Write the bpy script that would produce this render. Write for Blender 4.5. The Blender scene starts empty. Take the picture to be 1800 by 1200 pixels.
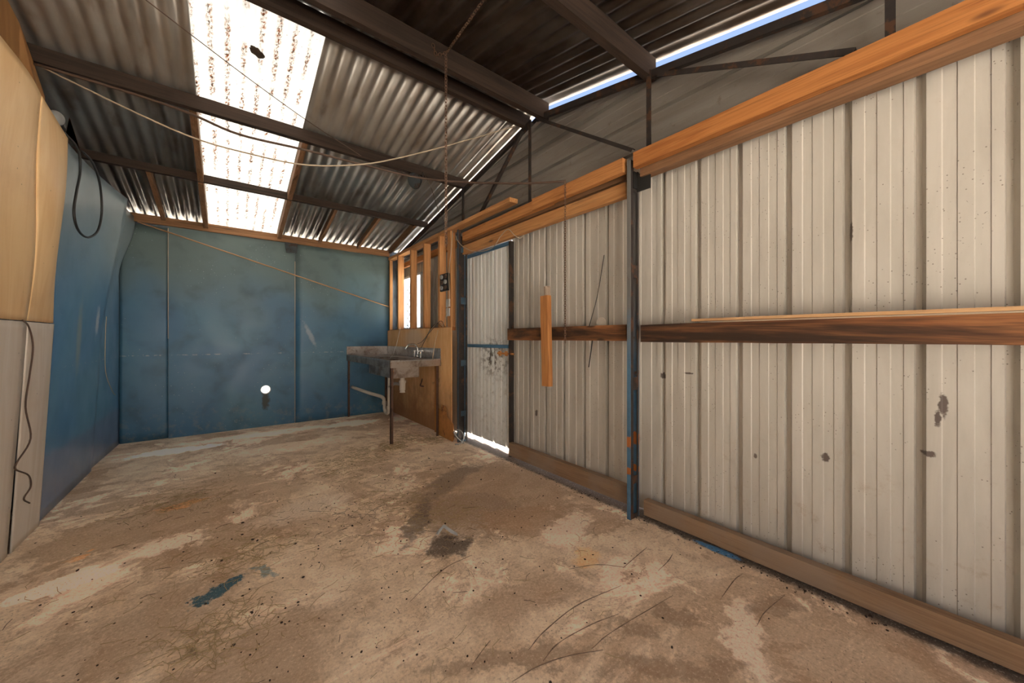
import bpy, bmesh, math, random
from mathutils import Vector, Matrix, noise
random.seed(7)
S = bpy.context.scene
COL = S.collection
# ------------------------------------------------------------------ camera, sky, sun, exposure
F = 638.0; HY = 595.0; H = 1.2; YAW = math.atan(500/638.0)
cam = bpy.data.cameras.new('camera'); co = bpy.data.objects.new('camera', cam); COL.objects.link(co)
co.location = (0, 0, H); co.rotation_euler = (math.radians(90), 0, -YAW)
cam.sensor_width = 36; cam.lens = 36*F/1800; cam.shift_y = -(600-HY)/1800; cam.clip_start = 0.02; cam.clip_end = 200
S.camera = co
S.view_settings.view_transform = 'Standard'; S.view_settings.look = 'None'
S.view_settings.gamma = 1; S.view_settings.use_curve_mapping = False
S.view_settings.exposure = 1.3
w = bpy.data.worlds.new('sky'); S.world = w; w.use_nodes = True
wn = w.node_tree.nodes; wl = w.node_tree.links
bg = wn['Background']; bg.inputs[1].default_value = 1.7
tc = wn.new('ShaderNodeTexCoord'); sp = wn.new('ShaderNodeSeparateXYZ'); cr = wn.new('ShaderNodeValToRGB')
wl.new(tc.outputs['Generated'], sp.inputs[0]); wl.new(sp.outputs[2], cr.inputs[0]); wl.new(cr.outputs[0], bg.inputs[0])
cr.color_ramp.elements[0].color = (.82, .78, .72, 1); cr.color_ramp.elements[0].position = 0.0
cr.color_ramp.elements[1].color = (.105, .148, .25, 1); cr.color_ramp.elements[1].position = 0.5
sun = bpy.data.lights.new('sun', 'SUN'); so = bpy.data.objects.new('sun', sun); COL.objects.link(so)
sun.energy = 29; sun.angle = math.radians(1.5); sun.color = (1, .95, .87)
so.rotation_euler = Vector((-.04, -.36, -.93)).to_track_quat('-Z', 'Y').to_euler()
for nm, loc, rot, sx, sy in (('portal_front', (.3, -1.49, 1.03), (math.radians(90), 0, 0), 2.2, 2.04),
                             ('portal_window', (2.42, 5.5, 1.77), (0, math.radians(90), 0), .82, .7)):
    pl = bpy.data.lights.new(nm, 'AREA'); po = bpy.data.objects.new(nm, pl); COL.objects.link(po)
    pl.shape = 'RECTANGLE'; pl.size = sx; pl.size_y = sy; pl.energy = 1
    pl.cycles.is_portal = True; po.location = loc; po.rotation_euler = rot

# ------------------------------------------------------------------ pixel helpers (a point of the photograph on a known plane)
_s, _c = math.sin(YAW), math.cos(YAW)
def ray(px, py):
    r = (px-900)/F; u = (HY-py)/F
    return (_s+r*_c, _c-r*_s, u)
def at(px, py, x=None, y=None, z=None):
    d = ray(px, py)
    t = x/d[0] if x is not None else (y/d[1] if y is not None else (z-H)/d[2])
    return Vector((d[0]*t, d[1]*t, H+d[2]*t))

# ------------------------------------------------------------------ material helpers
class NT:
    def __init__(s, name):
        s.m = bpy.data.materials.new(name); s.m.use_nodes = True
        s.n = s.m.node_tree.nodes; s.l = s.m.node_tree.links
        s.b = s.n['Principled BSDF']; s.out = s.n['Material Output']
        s.tc = s.n.new('ShaderNodeTexCoord')
        s.co = s.tc.outputs['Object']
    def add(s, t, **k):
        n = s.n.new(t)
        for a, b in k.items(): setattr(n, a, b)
        return n
    def plug(s, v, sock):
        if hasattr(v, 'is_output') or isinstance(v, bpy.types.NodeSocket): s.l.new(v, sock)
        else:
            if sock.type == 'RGBA' and len(v) == 3: v = (*v, 1)
            sock.default_value = v
    def rnd(s):   # object coordinates offset by the object's place, so that copies differ
        oi = s.add('ShaderNodeObjectInfo'); a = s.add('ShaderNodeVectorMath', operation='MULTIPLY_ADD')
        s.l.new(oi.outputs['Location'], a.inputs[0]); a.inputs[1].default_value = (3.7, 5.1, 7.3); s.l.new(s.co, a.inputs[2])
        s.co = a.outputs[0]
    def mp(s, scale=(1, 1, 1), loc=(0, 0, 0), rot=(0, 0, 0), src=None, typ='POINT'):
        m = s.add('ShaderNodeMapping', vector_type=typ); s.l.new(src or s.co, m.inputs[0])
        m.inputs['Location'].default_value = loc; m.inputs['Rotation'].default_value = rot; m.inputs['Scale'].default_value = scale
        return m.outputs[0]
    def noise(s, scale, detail=5, rough=.55, dist=0, vec=None):
        n = s.add('ShaderNodeTexNoise'); s.l.new(vec or s.co, n.inputs['Vector'])
        n.inputs['Scale'].default_value = scale; n.inputs['Detail'].default_value = detail
        n.inputs['Roughness'].default_value = rough; n.inputs['Distortion'].default_value = dist
        return n.outputs[0]
    def vor(s, scale, vec=None, feature='F1'):
        n = s.add('ShaderNodeTexVoronoi', feature=feature); s.l.new(vec or s.co, n.inputs['Vector']); n.inputs['Scale'].default_value = scale
        return n.outputs['Distance']
    def mr(s, v, a, b, c=0, d=1, smooth=True):
        n = s.add('ShaderNodeMapRange'); n.interpolation_type = 'SMOOTHSTEP' if smooth else 'LINEAR'
        s.plug(v, n.inputs[0])
        for i, q in enumerate((a, b, c, d)): n.inputs[i+1].default_value = q
        return n.outputs[0]
    def math(s, op, a, b=0.0):
        n = s.add('ShaderNodeMath', operation=op); s.plug(a, n.inputs[0]); s.plug(b, n.inputs[1]); return n.outputs[0]
    def mix(s, f, a, b, mode='MIX'):
        n = s.add('ShaderNodeMix', data_type='RGBA', blend_type=mode)
        s.plug(f, n.inputs[0]); s.plug(a, n.inputs[6]); s.plug(b, n.inputs[7]); return n.outputs[2]
    def sep(s, src=None):
        n = s.add('ShaderNodeSeparateXYZ'); s.l.new(src or s.co, n.inputs[0]); return n.outputs
    def blob(s, x, y, rx, ry, rot=0, soft=.5, nz=None, amp=.8, plane='xy', z=0):
        loc = {'xy': (x, y, 0), 'yz': (0, x, y), 'xz': (x, 0, y)}[plane]
        ax = {'xy': (rx, ry, 1e4), 'yz': (1e4, rx, ry), 'xz': (rx, 1e4, ry)}[plane]
        r = {'xy': (0, 0, rot), 'yz': (rot, 0, 0), 'xz': (0, rot, 0)}[plane]
        v = s.mp(ax, loc, r, typ='TEXTURE')
        ln = s.add('ShaderNodeVectorMath', operation='LENGTH'); s.l.new(v, ln.inputs[0])
        d = ln.outputs['Value']
        if nz is not None: d = s.math('ADD', d, s.math('MULTIPLY', s.math('SUBTRACT', nz, .5), amp*2))
        return s.mr(d, 1-soft*.5, 1+soft*.5, 1, 0)
    def bump(s, h, st=.3, d=.01):
        b = s.add('ShaderNodeBump'); s.l.new(h, b.inputs['Height']); b.inputs['Strength'].default_value = st; b.inputs['Distance'].default_value = d
        s.l.new(b.outputs[0], s.b.inputs['Normal'])
    def set(s, col=None, rough=None, metal=None, spec=None):
        if col is not None: s.plug(col, s.b.inputs['Base Color'])
        if rough is not None: s.plug(rough, s.b.inputs['Roughness'])
        if metal is not None: s.plug(metal, s.b.inputs['Metallic'])
        if spec is not None: s.plug(spec, s.b.inputs['Specular IOR Level'])
        return s.m

AX = {'x': (1.2, 22, 22), 'y': (22, 1.2, 22), 'z': (22, 22, 1.2)}
AXF = {'x': (3, 120, 120), 'y': (120, 3, 120), 'z': (120, 120, 3)}
def wood(name, a, b, dark, axis, stain=.0, rough=.65, knots=True, grey=None):
    t = NT(name); t.rnd()
    g = t.noise(1.0, 4, .6, 1.2, t.mp(AX[axis])); f = t.noise(1.0, 3, .6, .3, t.mp(AXF[axis]))
    c = t.mix(t.mr(g, .35, .68), a, b)
    c = t.mix(t.mr(f, .45, .75, 0, .45), c, dark)
    if grey: c = t.mix(t.mr(t.noise(3, 4, .6), .42, .62, 0, .7), c, grey)
    if stain > 0:
        sc = tuple(q*.28 for q in AX[axis])
        c = t.mix(t.mr(t.noise(1.0, 6, .65, .8, t.mp(sc)), .62-stain*.18, .72-stain*.1, 0, .93), c, dark)
    if knots:
        v = t.vor(1.0, t.mp(tuple(q*.32 if q > 5 else 2.2 for q in AX[axis])))
        c = t.mix(t.mr(v, .04, .13, .8, 0), c, dark)
    t.bump(f, .25, .004)
    return t.set(c, rough, 0, .3)
OR = ((.58, .255, .085), (.42, .165, .05), (.13, .05, .018))
M = {}
for ax in 'xyz':
    M['pine_'+ax] = wood('orange_pine_'+ax, *OR, ax, .05)
    M['pale_'+ax] = wood('pale_pine_'+ax, (.62, .38, .19), (.5, .27, .12), (.2, .09, .04), ax, .05)
    M['roof_'+ax] = wood('dark_roof_timber_'+ax, (.052, .031, .021), (.028, .018, .013), (.011, .008, .006), ax, .35, .75, False)
M['rail'] = wood('stained_rail_timber', (.36, .15, .055), (.24, .09, .035), (.02, .013, .01), 'y', 1.0, .7)
M['sill'] = wood('weathered_board', (.34, .215, .125), (.25, .15, .085), (.12, .07, .045), 'y', .1, .8, False, (.3, .22, .16))
M['brown'] = wood('mid_brown_roof_timber', (.27, .14, .07), (.19, .095, .045), (.07, .035, .02), 'y', .1, .7, False)
M['brown_x'] = wood('mid_brown_plate_timber', (.33, .165, .075), (.24, .115, .05), (.08, .04, .02), 'x', .1, .7, False)
for ax in 'yz': M['stud_'+ax] = wood('lit_stud_timber_'+ax, (.68, .34, .135), (.52, .235, .085), (.17, .07, .03), ax, .1)
M['scar'] = wood('scarred_header_timber', (.58, .29, .11), (.42, .185, .065), (.08, .05, .035), 'y', .35)
M['header'] = wood('deep_orange_header_timber', (.5, .2, .058), (.36, .125, .033), (.10, .035, .014), 'y', .12)
M['stick'] = wood('grey_round_timber', (.42, .32, .24), (.33, .24, .18), (.2, .13, .09), 'z', 0, .7, False)

def sheet_right():
    t = NT('dusty_cream_metal')
    st = t.mp((3, 3, .45))
    c = t.mix(t.mr(t.noise(2.2, 6, .6, .4, st), .35, .7), (.56, .515, .45), (.46, .42, .36))
    z = t.sep()[2]
    c = t.mix(t.math('MULTIPLY', t.mr(t.noise(9, 6, .75, 0), .55, .75, 0, .7), t.mr(z, 1.1, .1, .15, 1)), c, (.36, .26, .18))
    # spatter, scuffs and short dark scratches
    sp = t.math('MULTIPLY', t.mr(t.vor(55), .08, .17, 1, 0), t.mr(t.noise(4, 4), .5, .57))
    c = t.mix(t.math('MULTIPLY', sp, .75), c, (.1, .065, .045))
    sc = t.math('MULTIPLY', t.mr(t.noise(10, 3, .7, 2.5, t.mp((3, 3, 1), rot=(.5, 0, 0))), .70, .73), t.mr(t.noise(2.3, 2), .47, .56))
    c = t.mix(t.math('MULTIPLY', sc, .85), c, (.12, .1, .09))
    for y, zz, ry, rz in ((.08, .93, .012, .045), (.095, .87, .01, .03), (.12, .72, .02, .012), (2.56, .5, .02, .03), (1.3, .95, .01, .02), (1.12, .98, .03, .006), (.45, .62, .015, .02), (.75, .55, .008, .012), (.36, 1.7, .008, .05)):
        c = t.mix(t.blob(y, zz, ry, rz, 0, .5, t.noise(60, 4), .8, 'yz'), c, (.13, .1, .085))
    t.bump(t.noise(4, 3), .12, .01)
    return t.set(c, .48, .05, .4)
M['sheet'] = sheet_right()
def gable():
    t = NT('dusty_gable_metal')
    c = t.mix(t.mr(t.noise(2.2, 6, .6, .4, t.mp((3, .5, 3))), .35, .7), (.36, .325, .285), (.27, .235, .2))
    c = t.mix(t.mr(t.noise(14, 5, .7), .6, .75, 0, .5), c, (.16, .11, .08))
    return t.set(c, .4, .35, .5)
M['gable'] = gable()
def galv(name, a, b, dirt, amt, rough=.38):
    t = NT(name)
    c = t.mix(t.mr(t.noise(2.5, 4, .5, .2, t.mp((4, .7, 1))), .35, .7), a, b)
    c = t.mix(t.mr(t.noise(3.5, 4, .5, .1, t.mp((2, .6, 1))), .6-amt*.2, .8-amt*.1, 0, .8), c, dirt)
    return t.set(c, t.mr(t.noise(6, 4), .3, .7, max(.3, rough-.04), rough+.14), .75, .5)
M['roof'] = galv('galvanised_roofing', (.36, .34, .31), (.27, .24, .21), (.15, .10, .07), .3, .33)
M['roof2'] = galv('brown_stained_roofing', (.26, .215, .18), (.18, .14, .11), (.09, .055, .035), .8, .42)
M['outer'] = galv('dark_outer_cladding', (.2, .24, .28), (.12, .14, .17), (.07, .06, .05), .4)

def blue(name, seedloc):
    t = NT(name)
    base = t.mix(t.mr(t.noise(1.3, 3, .5, .6), .3, .7), (.05, .155, .28), (.075, .195, .29))
    z = t.sep()[2]
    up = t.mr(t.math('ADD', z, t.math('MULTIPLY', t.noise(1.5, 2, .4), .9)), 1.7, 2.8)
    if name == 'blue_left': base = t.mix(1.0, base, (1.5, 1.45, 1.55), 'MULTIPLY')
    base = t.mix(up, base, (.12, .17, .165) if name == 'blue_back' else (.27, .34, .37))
    base = t.mix(t.mr(t.noise(4, 3, .5, .3), .45, .8, 0, .5 if name == 'blue_back' else .12), base, (.035, .06, .075))
    # chalky rubbed marks and a faint scuffed line at rail height
    ch = t.math('MULTIPLY', t.mr(t.vor(26), .07, .13, 1, 0), t.mr(t.noise(2.6, 3), .5, .6))
    base = t.mix(t.math('MULTIPLY', ch, .55), base, (.42, .5, .55))
    band = t.math('MULTIPLY', t.mr(t.math('ABSOLUTE', t.math('SUBTRACT', z, 1.0)), .0, .012, 1, 0), t.mr(t.noise(13, 4, .7), .5, .6))
    base = t.mix(t.math('MULTIPLY', band, .45), base, (.45, .5, .52))
    lo = t.mr(t.math('ADD', z, t.math('MULTIPLY', t.noise(7, 6, .7), .5)), .75, .25, 0, .5)
    base = t.mix(t.math('MULTIPLY', lo, t.mr(t.noise(9, 5, .7), .5, .65)), base, (.2, .24, .24))
    if name == 'blue_back':
        base = t.mix(t.blob(.41, .36, .04, .13, 0, .8, t.noise(25, 4), .8, 'xz'), base, (.03, .04, .035))
        base = t.mix(t.math('MULTIPLY', t.blob(.95, 1.25, .03, .16, -.4, .8, t.noise(25, 4), .6, 'xz'), .4), base, (.5, .55, .6))
    if name == 'blue_left':
        base = t.mix(t.math('MULTIPLY', t.blob(4.75, 1.35, .04, .12, 0, .9, t.noise(18, 5), .8, 'yz'), .8), base, (.55, .6, .68))
        base = t.mix(t.math('MULTIPLY', t.blob(4.3, 1.2, .05, .25, 0, 1.2, t.noise(12, 5), .4, 'yz'), .45), base, (.45, .42, .25))
        base = t.mix(t.mr(t.math('ADD', z, t.math('MULTIPLY', t.noise(2, 2), .1)), .5, .44, 0, .6), base, (.16, .19, .33))
    t.bump(t.noise(2.2, 2), .15, .03)
    return t.set(base, t.mr(t.noise(4, 2), .3, .7, .36 if name == 'blue_back' else .29, .46 if name == 'blue_back' else .38), 0, .5 if name == 'blue_back' else .9)
M['blue'] = blue('blue_back', 0); M['blueL'] = blue('blue_left', 0)
def ply(name, a, b, d, amt=.3, rough=.5, ax='z'):
    t = NT(name)
    c = t.mix(t.mr(t.noise(1, 5, .6, 1, t.mp({'z': (9, 9, .8), 'y': (9, .8, 9)}[ax])), .35, .68), a, b)
    c = t.mix(t.mr(t.noise(2.2, 5, .6), .5, .75, 0, amt), c, d)
    sp = t.math('MULTIPLY', t.mr(t.vor(16), .04, .08, 1, 0), t.mr(t.noise(5, 2), .5, .56))
    c = t.mix(t.math('MULTIPLY', sp, .7), c, tuple(q*.3 for q in d))
    return t.set(c, rough, 0, .35)
M['yellow'] = ply('varnished_yellow_ply', (.88, .60, .31), (.80, .50, .23), (.6, .32, .13), .4, .42)
M['yellowdk'] = ply('brown_ply', (.5, .26, .1), (.38, .18, .065), (.25, .11, .04), .5)
M['white'] = ply('dirty_white_board', (.76, .68, .6), (.68, .585, .49), (.5, .4, .31), .35, .5)
def ply2():
    t = NT('orange_plywood_lining')
    c = t.mix(t.mr(t.noise(1, 5, .6, 1.4, t.mp((7, 7, .9))), .35, .68), (.9, .56, .27), (.78, .42, .17))
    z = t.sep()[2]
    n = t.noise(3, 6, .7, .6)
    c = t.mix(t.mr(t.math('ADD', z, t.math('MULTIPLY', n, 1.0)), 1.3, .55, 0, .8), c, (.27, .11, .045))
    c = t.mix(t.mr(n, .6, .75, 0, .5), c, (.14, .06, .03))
    c = t.mix(t.math('MULTIPLY', t.blob(4.9, 1.2, .3, .14, 0, 1, n, .5, 'yz'), .6), c, (.66, .52, .4))
    return t.set(c, .55, 0, .3)
M['ply'] = ply2()
def painted(name, a, rust, chip=.45, rough=.5, metal=0.0):
    t = NT(name); t.rnd()
    n = t.noise(7, 6, .7, .3)
    c = t.mix(t.mr(t.noise(20, 4), .3, .7, 0, .4), a, tuple(q*.5 for q in a))
    c = t.mix(t.mr(n, chip+.12, chip+.2), c, rust)
    return t.set(c, rough, metal, .4)
def bluepost():
    t = NT('chipped_blue_steel'); n = t.noise(9, 6, .7, .3); z = t.sep()[2]
    c = t.mix(t.mr(t.noise(20, 4), .3, .7, 0, .4), (.075, .17, .27), (.04, .085, .13))
    c = t.mix(t.mr(t.math('ADD', z, t.math('MULTIPLY', n, .9)), 1.3, 2.0), c, (.16, .15, .14))
    c = t.mix(t.mr(n, .62, .68), c, (.12, .06, .035))
    c = t.mix(t.blob(0, .52, .2, .035, 0, .4, n, 1.6, 'xz'), c, (.42, .13, .03))
    c = t.mix(t.blob(0, .32, .2, .02, 0, .4, n, 1.6, 'xz'), c, (.42, .13, .03))
    return t.set(c, .5, 0, .4)
M['bluepaint'] = bluepost()
M['bluedoor'] = painted('door_blue_steel', (.09, .2, .33), (.2, .12, .09), .56)
M['doorpost'] = painted('dark_blue_post_steel', (.045, .085, .12), (.05, .04, .035), .47)
M['darksteel'] = painted('dark_rusty_steel', (.05, .04, .036), (.11, .055, .032), .4, .6, .3)
M['rust'] = painted('rust_plate', (.55, .24, .07), (.2, .08, .035), .45, .8)
M['leg'] = painted('rusty_angle_leg', (.14, .075, .05), (.07, .035, .025), .42, .6, .3)
M['steelpost'] = painted('grey_blue_worn_steel', (.10, .115, .12), (.08, .05, .04), .42, .5, .3)
def stainless():
    t = NT('grimy_stainless'); n = t.noise(5, 6, .7, .5)
    c = t.mix(t.mr(n, .4, .68), (.5, .48, .46), (.3, .24, .2))
    c = t.mix(t.mr(t.noise(24, 5, .7), .56, .7, 0, .8), c, (.14, .085, .055))
    c = t.mix(t.mr(t.sep()[2], .944, .93, 0, .55), c, t.mix(t.mr(n, .45, .6), (.36, .25, .17), (.16, .09, .055)))
    return t.set(c, t.mr(n, .3, .7, .3, .45), .8, .5)
M['steel'] = stainless()
def flat(name, c, rough=.6, metal=0.0):
    t = NT(name); t.rnd()
    k = t.mix(t.mr(t.noise(12, 4), .35, .75, 0, .35), c, tuple(q*.6 for q in c))
    return t.set(k, rough, metal, .4)
M['chrome'] = flat('worn_chrome', (.6, .6, .6), .2, 1.0)
M['pvc'] = flat('dirty_pvc', (.62, .54, .45), .5)
M['whitepvc'] = flat('white_pvc', (.8, .8, .78), .5)
M['black'] = flat('black_plastic', (.02, .019, .018), .4)
M['cable'] = flat('dusty_brown_cable', (.10, .06, .042), .6)
M['palecable'] = flat('pale_cable', (.5, .4, .29), .5)
M['rod'] = flat('tan_rod', (.5, .27, .13), .45)
M['chain'] = flat('rusty_chain', (.17, .095, .06), .6, .5)
M['straw'] = flat('dry_straw', (.5, .36, .19), .8)
M['crumb'] = flat('dark_crumbs', (.06, .038, .025), .9)
M['dirtline'] = flat('brown_dirt', (.24, .165, .115), .95)
M['greyscrap'] = flat('grey_scrap', (.4, .4, .39), .5)
M['label'] = flat('white_plate', (.7, .68, .64), .5)
M['whitemetal'] = flat('white_door_frame_outside', (.75, .77, .8), .4)
def doorm():
    t = NT('pale_door_metal')
    c = t.mix(t.mr(t.noise(2, 5, .6, .4, t.mp((3, 3, .4))), .35, .7), (.82, .82, .79), (.68, .68, .65))
    n = t.noise(14, 6, .75)
    c = t.mix(t.math('MULTIPLY', t.blob(3.25, 1.0, .28, .2, 0, 1.2, n, .9, 'yz'), t.mr(n, .46, .6)), c, (.08, .065, .05))
    c = t.mix(t.math('MULTIPLY', t.blob(3.2, .5, .5, .8, 0, 1.2, n, .9, 'yz'), t.mr(n, .5, .7, 0, .5)), c, (.25, .18, .12))
    return t.set(c, .4, 0, .4)
M['door'] = doorm()
def skyl():
    t = NT('translucent_fibreglass')
    x, y, z = t.sep()
    # leaf litter lying in the valleys of the sheet
    val = t.mr(t.math('ABSOLUTE', t.math('SUBTRACT', t.math('FRACT', t.math('DIVIDE', t.math('ADD', x, .046), .0925)), .5)), .02, .3, 1, 0)
    g = t.math('MULTIPLY', t.mr(t.noise(60, 6, .8, .4, t.mp((1, .7, 1))), .47, .56), t.mr(t.noise(1.0, 4, .65, 0, t.mp((7, 4, 1))), .4, .54))
    f = t.math('MULTIPLY', g, val)
    f2 = t.mr(t.vor(30), .08, .14, .8, 0); f2 = t.math('MULTIPLY', f2, t.mr(t.noise(4), .5, .6))
    f = t.math('MAXIMUM', f, f2)
    col = t.mix(f, (.44, .435, .42), t.mix(t.mr(t.noise(50, 2), .4, .6), (.2, .075, .018), (.02, .01, .005)))
    tr = t.add('ShaderNodeBsdfTranslucent'); df = t.add('ShaderNodeBsdfDiffuse'); mx = t.add('ShaderNodeMixShader')
    t.l.new(col, tr.inputs[0]); t.l.new(t.mix(f, (.6, .58, .54), (.2, .09, .035)), df.inputs[0]); mx.inputs[0].default_value = .35
    t.l.new(tr.outputs[0], mx.inputs[1]); t.l.new(df.outputs[0], mx.inputs[2]); t.l.new(mx.outputs[0], t.out.inputs[0])
    return t.m
M['skylight'] = skyl()
def glass():
    t = NT('window_glass')
    gl = t.add('ShaderNodeBsdfGlossy'); tr = t.add('ShaderNodeBsdfTransparent'); mx = t.add('ShaderNodeMixShader')
    gl.inputs['Roughness'].default_value = .05; tr.inputs[0].default_value = (.93, .96, .97, 1); mx.inputs[0].default_value = .07
    t.l.new(tr.outputs[0], mx.inputs[1]); t.l.new(gl.outputs[0], mx.inputs[2]); t.l.new(mx.outputs[0], t.out.inputs[0])
    return t.m
M['glass'] = glass()
def floorm():
    t = NT('stained_concrete')
    dn = t.add('ShaderNodeTexNoise'); t.l.new(t.co, dn.inputs['Vector']); dn.inputs['Scale'].default_value = 3.2; dn.inputs['Detail'].default_value = 9; dn.inputs['Roughness'].default_value = .66
    va = t.add('ShaderNodeVectorMath', operation='MULTIPLY_ADD'); t.l.new(dn.outputs['Color'], va.inputs[0]); va.inputs[1].default_value = (.42, .42, 0); va.inputs[2].default_value = (-.21, -.21, 0)
    vb = t.add('ShaderNodeVectorMath', operation='ADD'); t.l.new(va.outputs[0], vb.inputs[0]); t.l.new(t.co, vb.inputs[1])
    raw = t.co; wob = vb.outputs[0]
    n1 = t.noise(1.5, 10, .68, .6); n2 = t.noise(4, 9, .7, .4); n3 = t.noise(75, 6, .75); n4 = t.noise(.8, 9, .66, 1.0, t.mp((1, 1, 1), (7, 3, 0)))
    n5 = t.noise(2.3, 10, .72, .3, t.mp((1, 1, 1), (2, 9, 0))); nb = t.noise(16, 7, .75)
    c = t.mix(t.mr(n2, .36, .64), (.50, .415, .325), (.37, .285, .21))
    c = t.mix(t.mr(n4, .50, .545, 0, .62), c, (.275, .19, .128))            # broad brown dirt with crisp edges
    c = t.mix(t.mr(n1, .545, .6, 0, .8), c, (.62, .53, .435))            # rubbed pale concrete
    c = t.mix(t.mr(t.math('ABSOLUTE', t.math('SUBTRACT', n1, .54)), 0, .008, .45, 0), c, (.2, .13, .085))
    c = t.mix(t.mr(n5, .56, .6, 0, .75), c, (.27, .18, .12))
    c = t.mix(t.mr(t.noise(11, 8, .75), .54, .68, 0, .6), c, (.24, .16, .105))
    c = t.mix(t.mr(t.noise(1.0, 8, .7, .5, t.mp((1.2, 5, 1), (0, 0, 0), (0, 0, .5))), .56, .66, 0, .6), c, (.6, .5, .41))
    def B(x, y, rx, ry, col, a=1, rot=0, soft=.5, amp=.7):
        nonlocal c
        t.co = wob
        c = t.mix(t.math('MULTIPLY', t.blob(x, y, rx, ry, rot, soft, nb, amp), a), c, col)
        t.co = raw
    B(1.65, 2.35, .6, .6, (.25, .17, .115), .7, .3, .3)
    B(1.3, 2.15, .35, .35, (.2, .14, .1), .7, 0, .4)
    B(1.0, 1.88, .12, .1, (.055, .042, .035), .9, 0, .5)
    B(1.02, 2.3, .3, .06, (.10, .075, .06), .8, .9, .6)
    B(1.5, 2.75, .45, .12, (.14, .105, .08), .75, .4, .7)
    B(1.7, 1.72, .5, .2, (.26, .17, .11), .75, -.6, .15)
    B(1.1, 1.28, .35, .12, (.24, .165, .115), .65, -.3, .8)
    B(-.4, 3.35, .5, .35, (.25, .17, .112), .75, .4, .2)
    B(0.1, 2.8, .5, .2, (.25, .17, .112), .75, .3, .2)
    B(-.35, 2.1, .5, .25, (.21, .145, .1), .65, .5, .6)
    B(.0, 1.6, .5, .22, (.19, .13, .09), .6, .3, .8)
    B(-.42, 5.3, .38, .12, (.66, .64, .6), .9, 0, .4)
    B(.35, 5.55, .8, .14, (.62, .56, .49), .8, 0, .5)
    B(1.4, 5.45, .35, .16, (.64, .58, .5), .8, 0, .4)
    B(.6, 4.7, .6, .2, (.58, .50, .41), .6, 0, .4)
    B(-.62, 2.72, .17, .09, (.6, .54, .47), .9, .2, .15)
    B(-.25, 2.9, .16, .1, (.58, .5, .41), .8, .2, .3)
    B(.45, 2.9, .3, .16, (.52, .45, .38), .6, .2, .6)
    B(-.25, 3.55, .12, .05, (.5, .24, .08), .6, 0, .8, .9)
    B(-.62, 3.0, .05, .03, (.55, .28, .1), .6, 0, .8, .9)
    B(-.02, 2.24, .1, .055, (.02, .065, .095), .98, .5, .2, .8)
    B(.15, 2.26, .018, .09, (.05, .12, .15), .7, .3, .5, 1)
    B(1.55, 1.3, .08, .06, (.56, .34, .13), .5, 0, .8)
    for px, py, rx, ry in ((1150, 1010, .14, .05), (1090, 1010, .12, .06), (1130, 800, .1, .1), (1300, 1110, .25, .08), (1000, 930, .25, .1)):
        p = at(px, py, z=0); B(p.x, p.y, rx, ry, (.6, .51, .42), .7, .4, .4)
    for px, py, rx, ry in ((1110, 1100, .1, .06), (1195, 1080, .06, .05), (1180, 1170, .25, .06), (900, 1150, .3, .05), (1350, 1060, .12, .06)):
        p = at(px, py, z=0); B(p.x, p.y, rx, ry, (.19, .13, .09), .7, -.5, .5)
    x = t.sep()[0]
    c = t.mix(t.mr(t.math('ADD', x, t.math('MULTIPLY', nb, .12)), 2.2, 2.25, 0, .95), c, (.045, .032, .024))  # shadow gap below the bottom boards put into the floor colour as near-black
    c = t.mix(t.blob(2.19, .90, .03, .12, 0, .4, nb, .6), c, (.04, .14, .28))
    c = t.mix(t.mr(n3, .5, .68, 0, .55), c, (.17, .115, .08))
    c = t.mix(t.mr(n3, .48, .3, 0, .35), c, (.68, .58, .48))
    sp = t.math('MULTIPLY', t.mr(t.vor(45), .06, .16, 1, 0), t.mr(t.noise(5), .48, .58))
    c = t.mix(t.math('MULTIPLY', sp, .75), c, (.08, .055, .04))
    c = t.mix(1.0, c, (2.15, 2.08, 1.97), 'MULTIPLY')
    h = t.math('ADD', t.math('MULTIPLY', n3, .35), n2)
    t.bump(h, .5, .014)
    return t.set(c, t.mr(n1, .3, .7, .72, .9), 0, .25)
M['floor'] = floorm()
def groundm():
    t = NT('pale_ground'); return t.set(t.mix(t.mr(t.noise(.8, 6), .35, .7), (.78, .74, .68), (.62, .57, .5)), .9, 0, .2)
M['ground'] = groundm()
def blockm():
    t = NT('pale_blockwork'); b = t.add('ShaderNodeTexBrick'); t.l.new(t.mp((0, 1, 1), rot=(0, 0, 0)), b.inputs[0])
    sx = t.sep(); cm = t.add('ShaderNodeCombineXYZ'); t.l.new(sx[1], cm.inputs[0]); t.l.new(sx[2], cm.inputs[1]); t.l.new(cm.outputs[0], b.inputs[0])
    b.inputs['Color1'].default_value = (.9, .9, .88, 1); b.inputs['Color2'].default_value = (.5, .63, .85, 1); b.inputs['Mortar'].default_value = (.85, .86, .88, 1)
    b.inputs['Scale'].default_value = 1; b.inputs['Brick Width'].default_value = 1.1; b.inputs['Row Height'].default_value = .3; b.inputs['Mortar Size'].default_value = .02
    return t.set(b.outputs[0], .8, 0, .2)
M['block'] = blockm()

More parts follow.
